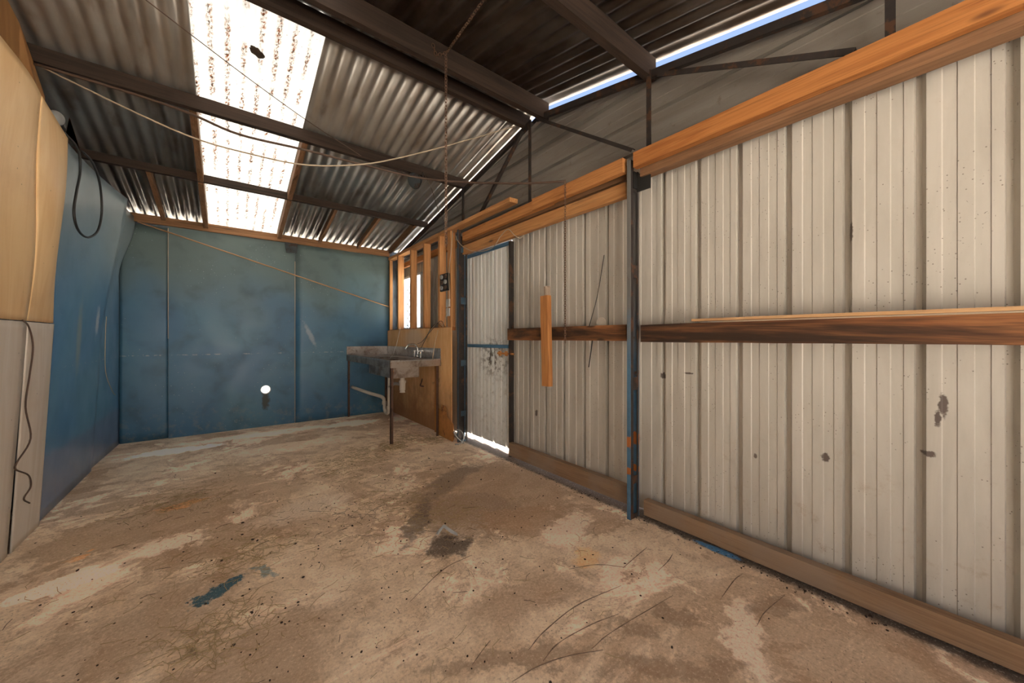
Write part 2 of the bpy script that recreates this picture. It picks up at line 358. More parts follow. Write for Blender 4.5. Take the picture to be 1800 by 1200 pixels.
# ------------------------------------------------------------------ mesh helpers
def link(name, bm, mat, parent=None, org=None, smooth=False):
    me = bpy.data.meshes.new(name)
    if org is None and parent is None and len(bm.verts):
        lo = [min(v.co[i] for v in bm.verts) for i in range(3)]; hi = [max(v.co[i] for v in bm.verts) for i in range(3)]
        org = Vector(((lo[0]+hi[0])/2, (lo[1]+hi[1])/2, lo[2]))
    if parent is not None: org = parent.matrix_world.translation.copy() if org is None else org
    org = Vector(org) if org is not None else Vector((0, 0, 0))
    for v in bm.verts: v.co -= org
    bmesh.ops.recalc_face_normals(bm, faces=bm.faces)
    bm.to_mesh(me); bm.free()
    if smooth:
        for p in me.polygons: p.use_smooth = True
    me.materials.append(M[mat] if isinstance(mat, str) else mat)
    o = bpy.data.objects.new(name, me); COL.objects.link(o)
    if parent is not None:
        o.parent = parent; o.location = org-parent.matrix_world.translation
    else: o.location = org
    o.matrix_world.translation = org
    return o
def tag(o, label, cat, group=None, kind=None):
    if label: o['label'] = label
    if cat: o['category'] = cat
    if group: o['group'] = group
    if kind: o['kind'] = kind
    return o
def struct(o, label=None):
    o['kind'] = 'structure'
    if label: o['label'] = label
    return o
def root(name, loc, label, cat, group=None):
    o = bpy.data.objects.new(name, None); COL.objects.link(o); o.location = loc; o.matrix_world.translation = Vector(loc)
    o.empty_display_size = .05
    return tag(o, label, cat, group)
def bx(bm, x0, x1, y0, y1, z0, z1, bev=0.0, mat=None):
    r = bmesh.ops.create_cube(bm, size=1)['verts']
    for v in r: v.co = Vector((x0+(v.co.x+.5)*(x1-x0), y0+(v.co.y+.5)*(y1-y0), z0+(v.co.z+.5)*(z1-z0)))
    if bev:
        es = list({e for v in r for e in v.link_edges}); q = bmesh.ops.bevel(bm, geom=es, offset=bev, segments=1, affect='EDGES', profile=.5)
    if mat is not None: bmesh.ops.transform(bm, matrix=mat, verts=r)
    return r
def beam(bm, a, b, wd, ht, up=(0, 0, 1), bev=.003, rag=0.0):
    """box from a to b (centre line), width across, height along up"""
    a = Vector(a); b = Vector(b); d = (b-a); L = d.length; d.normalize(); u = Vector(up); s = d.cross(u).normalized(); u = s.cross(d).normalized()
    n = max(1, int(L/.18)) if rag else 1
    rings = []
    for i in range(n+1):
        c = a+d*(L*i/n)
        ring = []
        for p, q in ((-1, -1), (1, -1), (1, 1), (-1, 1)):
            j = Vector((random.uniform(-rag, rag), random.uniform(-rag, rag), random.uniform(-rag, rag))) if rag else Vector()
            ring.append(bm.verts.new(c+s*(p*wd/2)+u*(q*ht/2)+j))
        rings.append(ring)
    fs = [bm.faces.new(rings[0][::-1]), bm.faces.new(rings[-1])]
    for i in range(n):
        for k in range(4): fs.append(bm.faces.new((rings[i][k], rings[i][(k+1) % 4], rings[i+1][(k+1) % 4], rings[i+1][k])))
    if bev:
        es = [e for f in fs for e in f.edges if len(e.link_faces) == 2 and e.calc_face_angle(0) > .6]
        bmesh.ops.bevel(bm, geom=list(set(es)), offset=bev, segments=1, affect='EDGES', profile=.5)
def tube(bm, pts, r, seg=8, sub=6, cap=True):
    pts = [Vector(p) for p in pts]
    if len(pts) > 2 and sub > 1:
        P = [pts[0]*2-pts[1]]+pts+[pts[-1]*2-pts[-2]]; out = []
        for i in range(1, len(P)-2):
            for k in range(sub):
                t = k/sub; a, b, c, d = P[i-1:i+3]
                out.append(.5*((2*b)+(-a+c)*t+(2*a-5*b+4*c-d)*t*t+(-a+3*b-3*c+d)*t**3))
        out.append(pts[-1]); pts = out
    prev = None; n = None; rings = []
    for i, p in enumerate(pts):
        d = (pts[min(i+1, len(pts)-1)]-pts[max(i-1, 0)]).normalized()
        if n is None: n = d.orthogonal().normalized()
        else: n = (n-d*n.dot(d)).normalized()
        b = d.cross(n); rr = r(i/(len(pts)-1)) if callable(r) else r
        rings.append([bm.verts.new(p+(n*math.cos(2*math.pi*k/seg)+b*math.sin(2*math.pi*k/seg))*rr) for k in range(seg)])
    for a, b in zip(rings, rings[1:]):
        for k in range(seg): bm.faces.new((a[k], a[(k+1) % seg], b[(k+1) % seg], b[k]))
    if cap: bm.faces.new(rings[0][::-1]); bm.faces.new(rings[-1])
def timber(name, x0, x1, y0, y1, z0, z1, mat, label, cat='beam', group=None, parent=None, rag=.0015):
    bm = bmesh.new(); ext = (x1-x0, y1-y0, z1-z0); k = ext.index(max(ext)); c = Vector(((x0+x1)/2, (y0+y1)/2, (z0+z1)/2))
    d = Vector((0, 0, 0)); d[k] = ext[k]/2
    if k == 0: beam(bm, c-d, c+d, ext[1], ext[2], (0, 0, 1), .004, rag)
    elif k == 1: beam(bm, c-d, c+d, ext[0], ext[2], (0, 0, 1), .004, rag)
    else: beam(bm, c-d, c+d, ext[0], ext[1], (0, 1, 0), .004, rag)
    o = link(name, bm, mat, parent)
    return tag(o, label, cat, group) if parent is None else o
def cable(name, pts, r, mat, label, cat='cable', sub=6, seg=7, group=None):
    bm = bmesh.new(); tube(bm, pts, r, seg, sub); return tag(link(name, bm, mat, None, None, True), label, cat, group)
def chain(bm, pts, pitch, r, ll):
    pts = [Vector(p) for p in pts]; k = 0; carry = 0
    for a, b in zip(pts, pts[1:]):
        L = (b-a).length; d = (b-a).normalized(); t = carry
        n0 = d.orthogonal().normalized()
        while t < L:
            n = Matrix.Rotation(math.radians(90*k+25), 3, d) @ n0; c = a+d*t
            ring = []
            for i in range(10):
                an = 2*math.pi*i/10
                ring.append(c+d*(math.cos(an)*ll/2)+n*(math.sin(an)*ll*.3))
            rs = []
            for i, p in enumerate(ring):
                tg = (ring[(i+1) % 10]-ring[i-1]).normalized(); o1 = (p-c).normalized(); o2 = tg.cross(o1).normalized(); o1 = o2.cross(tg)
                rs.append([bm.verts.new(p+(o1*math.cos(q*math.pi/2)+o2*math.sin(q*math.pi/2))*r) for q in range(4)])
            for i in range(10):
                for q in range(4): bm.faces.new((rs[i][q], rs[i][(q+1) % 4], rs[(i+1) % 10][(q+1) % 4], rs[(i+1) % 10][q]))
            t += pitch; k += 1
        carry = t-L
def solid_sheet(bm, rows, th):
    """rows: list of lists of points -> closed sheet with thickness th"""
    fr = [[bm.verts.new(p) for p in r] for r in rows]
    nr, nc = len(rows), len(rows[0])
    for i in range(nr-1):
        for j in range(nc-1): bm.faces.new((fr[i][j], fr[i][j+1], fr[i+1][j+1], fr[i+1][j]))
    bm.normal_update()
    if th: bmesh.ops.solidify(bm, geom=list(bm.faces), thickness=th)

# ------------------------------------------------------------------ the shell
YB = 6.03; XS = 2.30
def zr(y): return 3.35-(.195*(y-2.5) if y > 2.5 else .22*(2.5-y))
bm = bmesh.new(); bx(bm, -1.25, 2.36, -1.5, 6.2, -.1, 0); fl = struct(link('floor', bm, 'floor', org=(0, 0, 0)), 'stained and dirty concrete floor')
bm = bmesh.new(); bx(bm, -30, 30, -30, 40, -.2, -.06); bx(bm, 2.36, 6, 2.5, 4.4, -.07, -.015)
struct(link('ground_outside', bm, 'ground', org=(0, 0, 0)), 'pale ground outside the shed')
# corrugated roof
PIT = .0925
def roof(name, x0, x1, y0, y1, mat, amp=.0115, lift=0.0, label=None):
    bm = bmesh.new(); n = max(2, round((x1-x0)/PIT*10)); rows = []
    for yy in (y0, y1): rows.append([Vector((x0+(x1-x0)*i/n, yy, zr(yy)+.012+lift+amp*math.sin(2*math.pi*(x0+(x1-x0)*i/n)/PIT))) for i in range(n+1)])
    solid_sheet(bm, rows, .0012)
    return struct(link(name, bm, mat, org=(0, 0, 0), smooth=True), label)
roof('ceiling', -1.3, -.19, 2.5, 6.2, 'roof', label='corrugated iron roof left of the skylight')
roof('ceiling',   .535, 2.345, 2.5, 6.2, 'roof', label='corrugated iron roof right of the skylight')
roof('ceiling', .535, 2.345, -1.5, 2.5, 'roof2', label='brown corrugated iron roof on the near side of the ridge')
roof('ceiling', -1.3, -.19, -1.5, 2.5, 'roof2', label='corrugated iron roof of the near slope left of the added skylight')
roof('added_skylight', -.21, .555, -1.5, 2.5, 'skylight', lift=.003, label='unseen skylight sheet added over the near roof slope for top light')  # added out of view to light the near end from above
bm = bmesh.new(); bx(bm, -1.25, -.8, -1.53, -1.5, 0, 2.45); bx(bm, 1.4, 2.31, -1.53, -1.5, 0, 2.45); bx(bm, -.8, 1.4, -1.53, -1.5, 2.05, 2.45)
struct(link('added_wall_front', bm, 'gable', org=(0, 0, 0)), 'unseen front wall added behind the camera, doorway narrowed to cut light')  # added out of view, closes part of the front to reduce daylight
roof('window_2', -.21, .555, 2.5, 6.2, 'skylight', lift=.003, label='translucent corrugated skylight sheet strewn with leaf litter')
# ridge cap
bm = bmesh.new(); solid_sheet(bm, [[(-1.3, 2.5+dy, zr(2.5+dy)+.03) for dy in (-.15, 0, .15)], [(2.33, 2.5+dy, zr(2.5+dy)+.03) for dy in (-.15, 0, .15)]], .001)
struct(link('trim_1', bm, 'roof2', org=(0, 0, 0)), 'ridge capping')
# ribbed wall sheet; rib pitch .229, ribs stand outward
RP = .229
PROF = ((0, 0), (.013, .034), (.032, .034), (.037, 0), (.064, 0), (.066, .0035), (.104, .0035), (.107, 0), (.146, 0), (.148, .0035), (.186, .0035), (.190, 0), (RP, 0))
def prof(a, b, ph):
    out = []; k = math.floor((a-ph)/RP)-1
    while ph+k*RP < b:
        for p, d in PROF[:-1]:
            v = ph+k*RP+p
            if a < v < b: out.append((v, d))
        k += 1
    def ev(v):
        q = (v-ph) % RP
        for (p0, d0), (p1, d1) in zip(PROF, PROF[1:]):
            if p0 <= q <= p1: return d0+(d1-d0)*(q-p0)/(p1-p0)
    return [(a, ev(a))]+out+[(b, ev(b))]
def vsheet(bm, y0, y1, z0, z1, x=XS, ph=.583):
    pr = prof(y0, y1, ph)
    fr = [bm.verts.new((x+d, y, z0)) for y, d in pr]; to = [bm.verts.new((x+d, y, z1)) for y, d in pr]
    for i in range(len(pr)-1): bm.faces.new((fr[i], fr[i+1], to[i+1], to[i]))
bm = bmesh.new()
DY0, DY1, DZ = 2.93, 3.90, 2.215; WY0, WY1, WZ0, WZ1 = 5.12, 5.86, 1.34, 2.20; ZT = 2.48
vsheet(bm, -1.5, 1.52, .006, ZT); vsheet(bm, 1.52, DY0, .035, ZT); vsheet(bm, DY0, DY1, DZ, ZT); vsheet(bm, DY1, WY0, .02, ZT)
vsheet(bm, WY0, WY1, .02, WZ0); vsheet(bm, WY0, WY1, WZ1, ZT); vsheet(bm, WY1, 6.15, .02, ZT)
bmesh.ops.remove_doubles(bm, verts=bm.verts, dist=1e-4)
bm.normal_update(); bmesh.ops.solidify(bm, geom=list(bm.faces), thickness=.0012)
struct(link('wall_right', bm, 'sheet', org=(0, 0, 0)), 'cream ribbed metal cladding')
# gable cladding, ribs running level
bm = bmesh.new(); zz = prof(2.44, 3.42, 2.52)
ys = [-1.5, 0, 1.25, 2.5, 3.7, 5, 6.15]
for y0, y1 in zip(ys, ys[1:]):
    def top(y): return zr(y)-.045
    for (a, d0), (b, d1) in zip(zz, zz[1:]):
        p = []
        for (y, z, d) in ((y0, a, d0), (y1, a, d0), (y1, b, d1), (y0, b, d1)): p.append((XS+.03+d, y, min(z, top(y))))
        if abs(p[0][2]-p[3][2])+abs(p[1][2]-p[2][2]) > 1e-4:
            q = [bm.verts.new(v) for v in p]
            bm.faces.new(q)
bmesh.ops.remove_doubles(bm, verts=bm.verts, dist=1e-4)
bmesh.ops.dissolve_degenerate(bm, dist=1e-5, edges=bm.edges)
struct(link('wall_right_gable', bm, 'gable', org=(0, 0, 0)), 'dull level-ribbed gable cladding')
# flashing between the two claddings
bm = bmesh.new(); bx(bm, XS+.004, XS+.028, -1.5, 6.1, 2.455, 2.475); struct(link('trim_2', bm, 'gable', org=(0, 0, 0)), 'flashing above the wall cladding')
# sloping edge flashing below the roof slit
for n, (ya, yb) in enumerate(((-1.5, 2.46), (2.54, 6.1))):
    bm = bmesh.new(); solid_sheet(bm, [[(XS-.01, ya, zr(ya)-.10), (XS-.01, yb, zr(yb)-.10)], [(XS-.01, ya, zr(ya)-.055), (XS-.01, yb, zr(yb)-.055)]], .002)
    struct(link('trim_%d' % (3+n), bm, 'darksteel', org=(0, 0, 0)), 'thin sloping edge strip under the roof')
# back wall backing, left outer wall, outer front posts
def cutaway(o, bmc):
    me = bpy.data.meshes.new('c'); bmc.to_mesh(me); bmc.free(); c = bpy.data.objects.new('c', me); COL.objects.link(c)
    m = o.modifiers.new('b', 'BOOLEAN'); m.operation = 'DIFFERENCE'; m.object = c; m.solver = 'EXACT'
    bpy.context.view_layer.update()
    ev = o.evaluated_get(bpy.context.evaluated_depsgraph_get()); nm = bpy.data.meshes.new_from_object(ev)
    o.modifiers.clear(); old = o.data; o.data = nm; bpy.data.objects.remove(c); return o
def cyl(bm, c, ax, r, L, seg=24, r2=None):
    q = Vector((0, 0, 1)).rotation_difference(Vector(ax)); m = Matrix.Translation(c) @ q.to_matrix().to_4x4()
    return bmesh.ops.create_cone(bm, cap_ends=True, segments=seg, radius1=r, radius2=r if r2 is None else r2, depth=L, matrix=m)['verts']
HX, HZ = .41, .505
bm = bmesh.new(); bx(bm, -1.25, 2.31, YB+.012, YB+.05, 0, 2.656); wb = link('wall_back', bm, 'outer', org=(0, 0, 0))
c = bmesh.new(); cyl(c, (HX, YB, HZ), (0, 1, 0), .052, .4); cutaway(wb, c); struct(wb, 'outer back wall behind the blue sheets')
bm = bmesh.new(); vsheet(bm, -1.5, 6.05, 0, 2.6, -1.2, .1); bm.normal_update(); bmesh.ops.solidify(bm, geom=list(bm.faces), thickness=.002)
v = []
for y in (-1.5, 2.5, 6.05): v.append((bm.verts.new((-1.195, y, 2.58)), bm.verts.new((-1.195, y, zr(y)-.005))))
for a, b in zip(v, v[1:]): bm.faces.new((a[0], b[0], b[1], a[1]))
struct(link('wall_left', bm, 'outer', org=(0, 0, 0)), 'dark outer cladding behind the left lining')

# ------------------------------------------------------------------ blue back sheets
def bpanel(x0, x1, z0, z1, y, bulge, label, hole=False, ph=0):
    bm = bmesh.new(); nx, nz = 14, 24; rows = []
    for j in range(nz+1):
        r = []
        for i in range(nx+1):
            u = i/nx; v_ = j/nz
            d = bulge*math.sin(math.pi*u)*math.sin(math.pi*v_)+.004*math.sin(5*v_+ph)*math.sin(3*u+ph)
            r.append(Vector((x0+(x1-x0)*u, y-d, z0+(z1-z0)*v_)))
        rows.append(r)
    solid_sheet(bm, rows, -.004)
    o = link('wall_panel', bm, 'blue', org=((x0+x1)/2*0, 0, 0), smooth=not hole)
    if hole:
        c = bmesh.new(); cyl(c, (HX, YB, HZ), (0, 1, 0), .052, .4); cutaway(o, c)
    return tag(o, label, 'wall panel', None)
bpanel(-.97, -.565, .0, 2.535, 6.015, .004, 'narrow blue sheet on back wall beside the left corner', ph=1)
bpanel(-.56, .755, .0, 2.56, 5.995, .012, 'wide blue sheet on back wall with the round hole', True, ph=2)
bpanel(.76, 2.12, .0, 2.585, 5.99, .008, 'blue sheet on back wall behind the sink', ph=3)
bm = bmesh.new()   # light cover strips on the joints
tube(bm, [(-.562, 5.985, 1.2), (-.562, 5.985, 2.53)], .004, 5); tag(link('joint_strip', bm, 'palecable'), 'thin pale strip on the left joint of the blue back wall', 'strip')
bm = bmesh.new(); tube(bm, [(.757, 5.982, .02), (.757, 5.98, 2.3)], .0045, 5); tag(link('joint_strip', bm, 'palecable'), 'thin pale strip on the joint left of the sink', 'strip')
bm = bmesh.new()
for r_, l_, y_ in ((.058, .05, 5.985),):
    a = [bm.verts.new((HX+math.cos(k*math.pi/12)*.060, 5.975, HZ+math.sin(k*math.pi/12)*.060)) for k in range(24)]
    b = [bm.verts.new((HX+math.cos(k*math.pi/12)*.050, 5.975, HZ+math.sin(k*math.pi/12)*.050)) for k in range(24)]
    a2 = [bm.verts.new(p.co+Vector((0, .1, 0))) for p in a]; b2 = [bm.verts.new(p.co+Vector((0, .1, 0))) for p in b]
    for k in range(24):
        j = (k+1) % 24
        for q in ((a[k], a[j], b[j], b[k]), (a[k], a[j], a2[j], a2[k]), (b[k], b[j], b2[j], b2[k]), (a2[k], a2[j], b2[j], b2[k])): bm.faces.new(q)
tag(link('pipe_sleeve', bm, 'whitepvc'), 'white round pipe sleeve through the blue back wall', 'pipe')
bm = bmesh.new(); rows = [[at(500, 425, y=5.95), at(523, 428, y=5.95)], [at(503, 444, y=5.9), at(522, 445, y=5.93)]]
solid_sheet(bm, rows, .002); tag(link('metal_flap', bm, 'steelpost'), 'small grey bent metal flap at top of blue back wall', 'flap')
cable('wall_rod', [(-.815, 5.945, 2.545), (.7, 5.955, 2.115), (2.12, 5.95, 1.715)], .0085, 'rod', 'long tan rod slanting down across the blue back wall', 'rod', 4)

# ------------------------------------------------------------------ left lining sheets
def lpanel(name, y0, y1, z0, z1, fx, mat, label, cat, fy=None, ny=20, nz=34, fz=None):
    bm = bmesh.new(); rows = []
    for j in range(nz+1):
        r = []
        for i in range(ny+1):
            u = i/ny; v_ = j/nz; zb = z0+(z1-z0)*v_
            if fz: zb = z0+(fz(u)-z0)*v_
            a, b = (fy(v_) if fy else (y0, y1)); y = a+(b-a)*u
            r.append(Vector((fx(u, v_, y, zb), y, zb)))
        rows.append(r)
    solid_sheet(bm, rows, .005)
    return tag(link(name, bm, mat, org=(0, 0, 0), smooth=True), label, cat)
def sm(a, b, x): x = max(0, min(1, (x-a)/(b-a))); return x*x*(3-2*x)
base = lambda z: -.96+.05*z
lpanel('wall_panel', 3.715, 4.94, .0, 2.52, lambda u, v, y, z: base(z)-.012+.105*sm(1.1, 2.5, z)*u*u+.006*math.sin(6*v), 'blueL', 'buckled blue sheet on left wall curling away at top', 'wall panel')
lpanel('wall_panel', 4.91, 6.0, .0, 2.60, lambda u, v, y, z: (1-u)*(base(z)-.035)+u*(-.972+.13*sm(1.9, 2.55, z))+.012*math.sin(3.1*u)*math.sin(4*v), 'blueL', 'blue sheet on left wall next to the back corner', 'wall panel')
wav = lambda y, z: .012*math.sin(5.2*z+1)*math.sin(4.7*y)+.008*math.sin(9*y+z*2)
seamy = lambda z: 3.30+.045*math.sin((z-1.3)*4.4)*(1 if z > 1.3 else 0)
lpanel('wall_panel', 3.29, 3.70, 1.30, 2.56, lambda u, v, y, z: base(z)+.003+.03*math.sin(math.pi*u)*math.sin(math.pi*v)-.01*math.sin(6*v)*(u), 'yellow', 'buckled yellow plywood sheet on left wall beside the blue sheet', 'wall panel',
       fy=lambda v: (seamy(1.3+1.24*v), 3.70+.012*math.sin(5*v)), fz=lambda u: 2.575-.055*u)
lpanel('wall_panel', 2.1, 3.31, 1.30, 2.58, lambda u, v, y, z: base(z)-.004+wav(y, z)*.8, 'yellow', 'yellow plywood sheet at far left edge of the photo', 'wall panel', fy=lambda v: (2.1, seamy(1.3+1.24*v)+.012), fz=lambda u: 2.66-.08*u)
lpanel('wall_panel', 3.31, 3.71, .0, 1.295, lambda u, v, y, z: base(z)+.006+.012*math.sin(math.pi*u)*math.sin(3*v), 'white', 'narrow dirty white board at foot of left wall', 'wall panel', fy=lambda v: (3.325-.015*v, 3.715-.012*v))
lpanel('wall_panel', 2.1, 3.29, .0, 1.295, lambda u, v, y, z: base(z)+.004, 'white', 'wide dirty white board at far left of left wall', 'wall panel', fy=lambda v: (2.1, 3.285+.022*v))
o = lpanel('wall_left_lining', -1.5, 2.08, .0, 2.5, lambda u, v, y, z: base(z), 'white', 'plain lining', 'wall'); del o['category']; o['kind'] = 'structure'
# brown ply between lining and roof
bm = bmesh.new()
P = [(-.985, 2.1, 2.5), (-.985, 3.55, 2.5), (-.93, 3.72, 2.58), (-.95, 3.79, 2.80), (-.99, 3.72, 3.02), (-1.0, 3.60, zr(3.6)-.01), (-1.0, 2.5, zr(2.5)-.02), (-1.0, 2.1, zr(2.1)-.02)]
vs = [bm.verts.new(p) for p in P]; f = bm.faces.new(vs); bmesh.ops.triangulate(bm, faces=[f]); bmesh.ops.solidify(bm, geom=list(bm.faces), thickness=.005)
tag(link('plywood_offcut', bm, 'yellowdk', org=(0, 0, 0)), 'brown plywood piece between left wall and roof', 'plywood')
# oval dish and timber shard on top of the left wall
bm = bmesh.new(); r = bmesh.ops.create_uvsphere(bm, u_segments=20, v_segments=10, radius=1)['verts']
pc = at(99, 207, x=-.9)
for q in r: q.co = Vector((q.co.x*.03, q.co.y*.12, q.co.z*.045))
bmesh.ops.rotate(bm, verts=r, cent=(0, 0, 0), matrix=Matrix.Rotation(.35, 3, 'X'))
for q in r: q.co += pc
tag(link('bulkhead_shade', bm, 'greyscrap', smooth=True), 'oval grey shade lying on top of the left wall', 'lamp shade')
bm = bmesh.new(); vs = [at(116, 232, x=-.9), at(122, 205, x=-.9), at(142, 268, x=-.9)]
f = bm.faces.new([bm.verts.new(p) for p in vs]); bmesh.ops.solidify(bm, geom=[f], thickness=.015)
tag(link('timber_shard', bm, 'yellowdk'), 'pointed brown timber offcut sticking up behind the left wall', 'timber')

# ------------------------------------------------------------------ roof timbers
def purlin(y, th, dep, label, x0=-1.18, x1=2.27, mat='roof_x', lip=True):
    return timber('purlin', x0, x1, y, y+th, zr(y)-.004-dep, zr(y+ (th if y > 2.5 else 0))-.004, mat, label, 'roof beam', None, None, .0015)
purlin(4.86, .045, .085, 'dark purlin nearest the back wall across the skylight')
purlin(3.74, .05, .115, 'dark purlin crossing the skylight with the lamp on it')
timber('purlin', -1.18, 2.27, 2.615, 2.66, 3.20, 3.315, 'roof_x', 'dark ridge beam on the skylight side of the ridge', 'roof beam')
timber('purlin', -1.18, 2.27, 2.36, 2.405, 3.16, 3.314, 'roof_x', 'dark ridge beam on the near side of the ridge', 'roof beam')
timber('purlin', -1.18, 2.27, 1.325, 1.375, 2.94, 3.085, 'roof_x', 'dark purlin of the near roof slope with orange underside', 'roof beam')
timber('back_plate', -1.0, 2.1, 5.945, 5.985, 2.55, 2.645, 'brown_x', 'brown timber plate along top of the blue back wall', 'beam')
def slopebeam(name, x, th, dep, ya, yb, mat, label, cat='roof beam', group=None):
    bm = bmesh.new(); beam(bm, (x, ya, zr(ya)-.006-dep/2), (x, yb, zr(yb)-.006-dep/2), th, dep, (0, 0, 1), .003, .001)
    return tag(link(name, bm, mat), label, cat, group)
for x, lb in ((-.60, 'short orange rafter between skylight and left wall'), (1.065, 'short orange rafter next right of the skylight'), (1.60, 'short orange rafter second right of the skylight'), (2.10, 'short orange rafter above the sink corner')):
    slopebeam('rafter', x, .035, .075, 4.91, 5.94, 'brown', lb)
for x, sd in ((-.215, 'left'), (.562, 'right')):
    slopebeam('skylight_batten', x, .045, .095, 3.795, 4.855, 'brown', 'timber batten along %s edge of the skylight between the purlins' % sd, 'batten')
    slopebeam('skylight_batten', x, .045, .095, 4.91, 5.94, 'brown', 'timber batten along %s edge of the skylight above the back wall' % sd, 'batten')
# nest/leaf lump on the skylight
bm = bmesh.new()
d = ray(452, 92); t_ = (3.35+.195*2.5-.012-H)/(d[2]+.195*d[1]); pc = Vector((d[0]*t_, d[1]*t_, H+d[2]*t_))
r = bmesh.ops.create_icosphere(bm, subdivisions=3, radius=1)['verts']
for q in r:
    k = 1+.35*noise.noise(q.co*2.3)
    q.co = Vector((q.co.x*.038*k+.02*q.co.y, q.co.y*.05*k, q.co.z*.010))+pc
tag(link('leaf_lump', bm, 'crumb', smooth=True), 'dark lump of leaves stuck on the skylight', 'debris')

# ------------------------------------------------------------------ steel gable frame
def angle(bm, a, b, w1, w2, up, th=.005):
    beam(bm, a, b, w1, th, up, 0); a = Vector(a); b = Vector(b); d = (b-a).normalized(); u = Vector(up); s = d.cross(u).normalized()
    beam(bm, a+s*(w1/2)+u*(-w2/2), b+s*(w1/2)+u*(-w2/2), th, w2, up, 0)
def flatbar(name, a, b, w_, t_, label, up=(1, 0, 0), mat='darksteel', cat='steel bar', group=None):
    bm = bmesh.new(); beam(bm, a, b, w_, t_, up, 0)
    a = Vector(a); b = Vector(b); d = (b-a).normalized(); u = Vector(up); s = d.cross(u).normalized(); u = s.cross(d).normalized()
    beam(bm, a+s*(w_/2-t_/2)+u*(.014), b+s*(w_/2-t_/2)+u*(.014), t_, .028, up, 0)
    return tag(link(name, bm, mat), label, cat, group)
flatbar('gable_chord', (2.21, -1.4, zr(-1.4)-.135), (2.21, 2.47, zr(2.47)-.135), .045, .006, 'dark steel angle under the near roof slope above the wall')
flatbar('gable_chord', (2.21, 2.53, zr(2.53)-.135), (2.21, 5.85, zr(5.85)-.135), .045, .006, 'dark steel angle under the far roof slope above the wall')
for y, zt, zb, lb in ((2.53, 3.19, 2.43, 'dark upright steel bar under the ridge'), (1.33, 2.97, 2.42, 'dark upright steel bar above the slotted post'), (.22, 2.76, 2.42, 'dark upright steel bar at upper right of photo'), (3.74, 2.98, 2.54, 'dark upright steel bar above the door')):
    flatbar('gable_strut', (2.19, y, zb), (2.19, y, zt), .032, .006, lb)
flatbar('gable_brace', (2.18, 2.42, 3.17), (2.18, 1.45, 2.49), .026, .006, 'thin brown steel brace running down from the ridge to the slotted post')
flatbar('gable_brace', (2.18, 1.26, 2.90), (2.18, .33, 2.47), .03, .006, 'brown steel brace slanting at upper right under the roof')
flatbar('gable_brace', (2.18, 2.64, 3.16), (2.18, 3.40, 2.54), .026, .006, 'dark steel brace slanting down towards the door')

# ------------------------------------------------------------------ right wall timbers
timber('header_beam', 2.085, 2.13, 1.458, 2.38, 2.316, 2.414, 'pine_y', 'orange header timber left of the slotted post, front piece', 'beam')
timber('header_beam', 2.115, 2.16, 2.18, 3.62, 2.322, 2.412, 'pine_y', 'orange header timber running to the door, upper piece', 'beam')
timber('header_beam', 2.165, 2.21, 1.49, 3.70, 2.184, 2.284, 'scar', 'scarred lower header timber directly above the door', 'beam')
timber('header_beam', 2.17, 2.215, 1.49, 3.72, 2.303, 2.40, 'brown', 'rear header timber behind the orange ones above the door', 'beam')  # dark colour stands in for shade under the front timbers
timber('header_beam', 2.085, 2.13, -1.3, 1.378, 2.316, 2.414, 'header', 'large orange header timber at upper right', 'beam')
timber('header_beam', 2.14, 2.21, -1.3, 1.362, 2.268, 2.40, 'brown', 'grooved timber behind the large upper right header, darkened for underside shade', 'beam')  # shaded band below the front header put into this timber's colour
timber('wall_rail', 2.165, 2.21, 1.49, 2.835, 1.185, 1.298, 'rail', 'stained brown rail at mid height left of the slotted post', 'rail')
timber('wall_rail', 2.165, 2.21, -1.3, 1.375, 1.178, 1.292, 'rail', 'blackened brown rail at mid height right of the slotted post', 'rail')
bm = bmesh.new(); beam(bm, (2.155, 1.02, 1.308), (2.115, -.9, 1.300), .05, .014, (0, 0, 1), .002, .001)
tag(link('thin_batten', bm, 'pale_y'), 'pale thin batten lying on the right rail', 'batten')
bm = bmesh.new(); beam(bm, (2.185, .87, 1.2955), (2.15, -.9, 1.291), .03, .006, (0, 0, 1), 0)
tag(link('cardboard_strip', bm, 'palecable'), 'flat pale strip under the thin batten on the right rail', 'strip')
def board(y0, y1, z0a, z1a, z0b, z1b, label):
    bm = bmesh.new(); beam(bm, (2.225, y0, (z0a+z1a)/2), (2.225, y1, (z0b+z1b)/2), .05, z1a-z0a, (0, 0, 1), .004, .0015)
    o = tag(link('bottom_board', bm, 'sill'), label, 'board')
board(1.49, 2.86, .04, .165, .045, .165, 'weathered bottom board between the door and slotted post')
board(-1.3, 1.372, .018, .118, .018, .118, 'weathered bottom board right of the slotted post')
# hanging post
rt = root('hanging_post', (2.12, 2.23, .80), 'orange wooden post propped against the rail with a round stick behind', 'post')
bm = bmesh.new(); beam(bm, (2.118, 2.222, .80), (2.122, 2.246, 1.562), .045, .085, (0, 1, 0), .004, .001); link('post', bm, 'pine_z', rt)
bm = bmesh.new(); tube(bm, [(2.155, 2.25, 1.18), (2.155, 2.262, 1.60), (2.155, 2.263, 1.635), (2.155, 2.264, 1.65)], lambda t: .028 if t < .85 else .028*math.sqrt(max(.02, 1-((t-.85)/.15)**2)), 14, 5); link('stick', bm, 'stick', rt, smooth=True)['label'] = 'grey rounded stick'

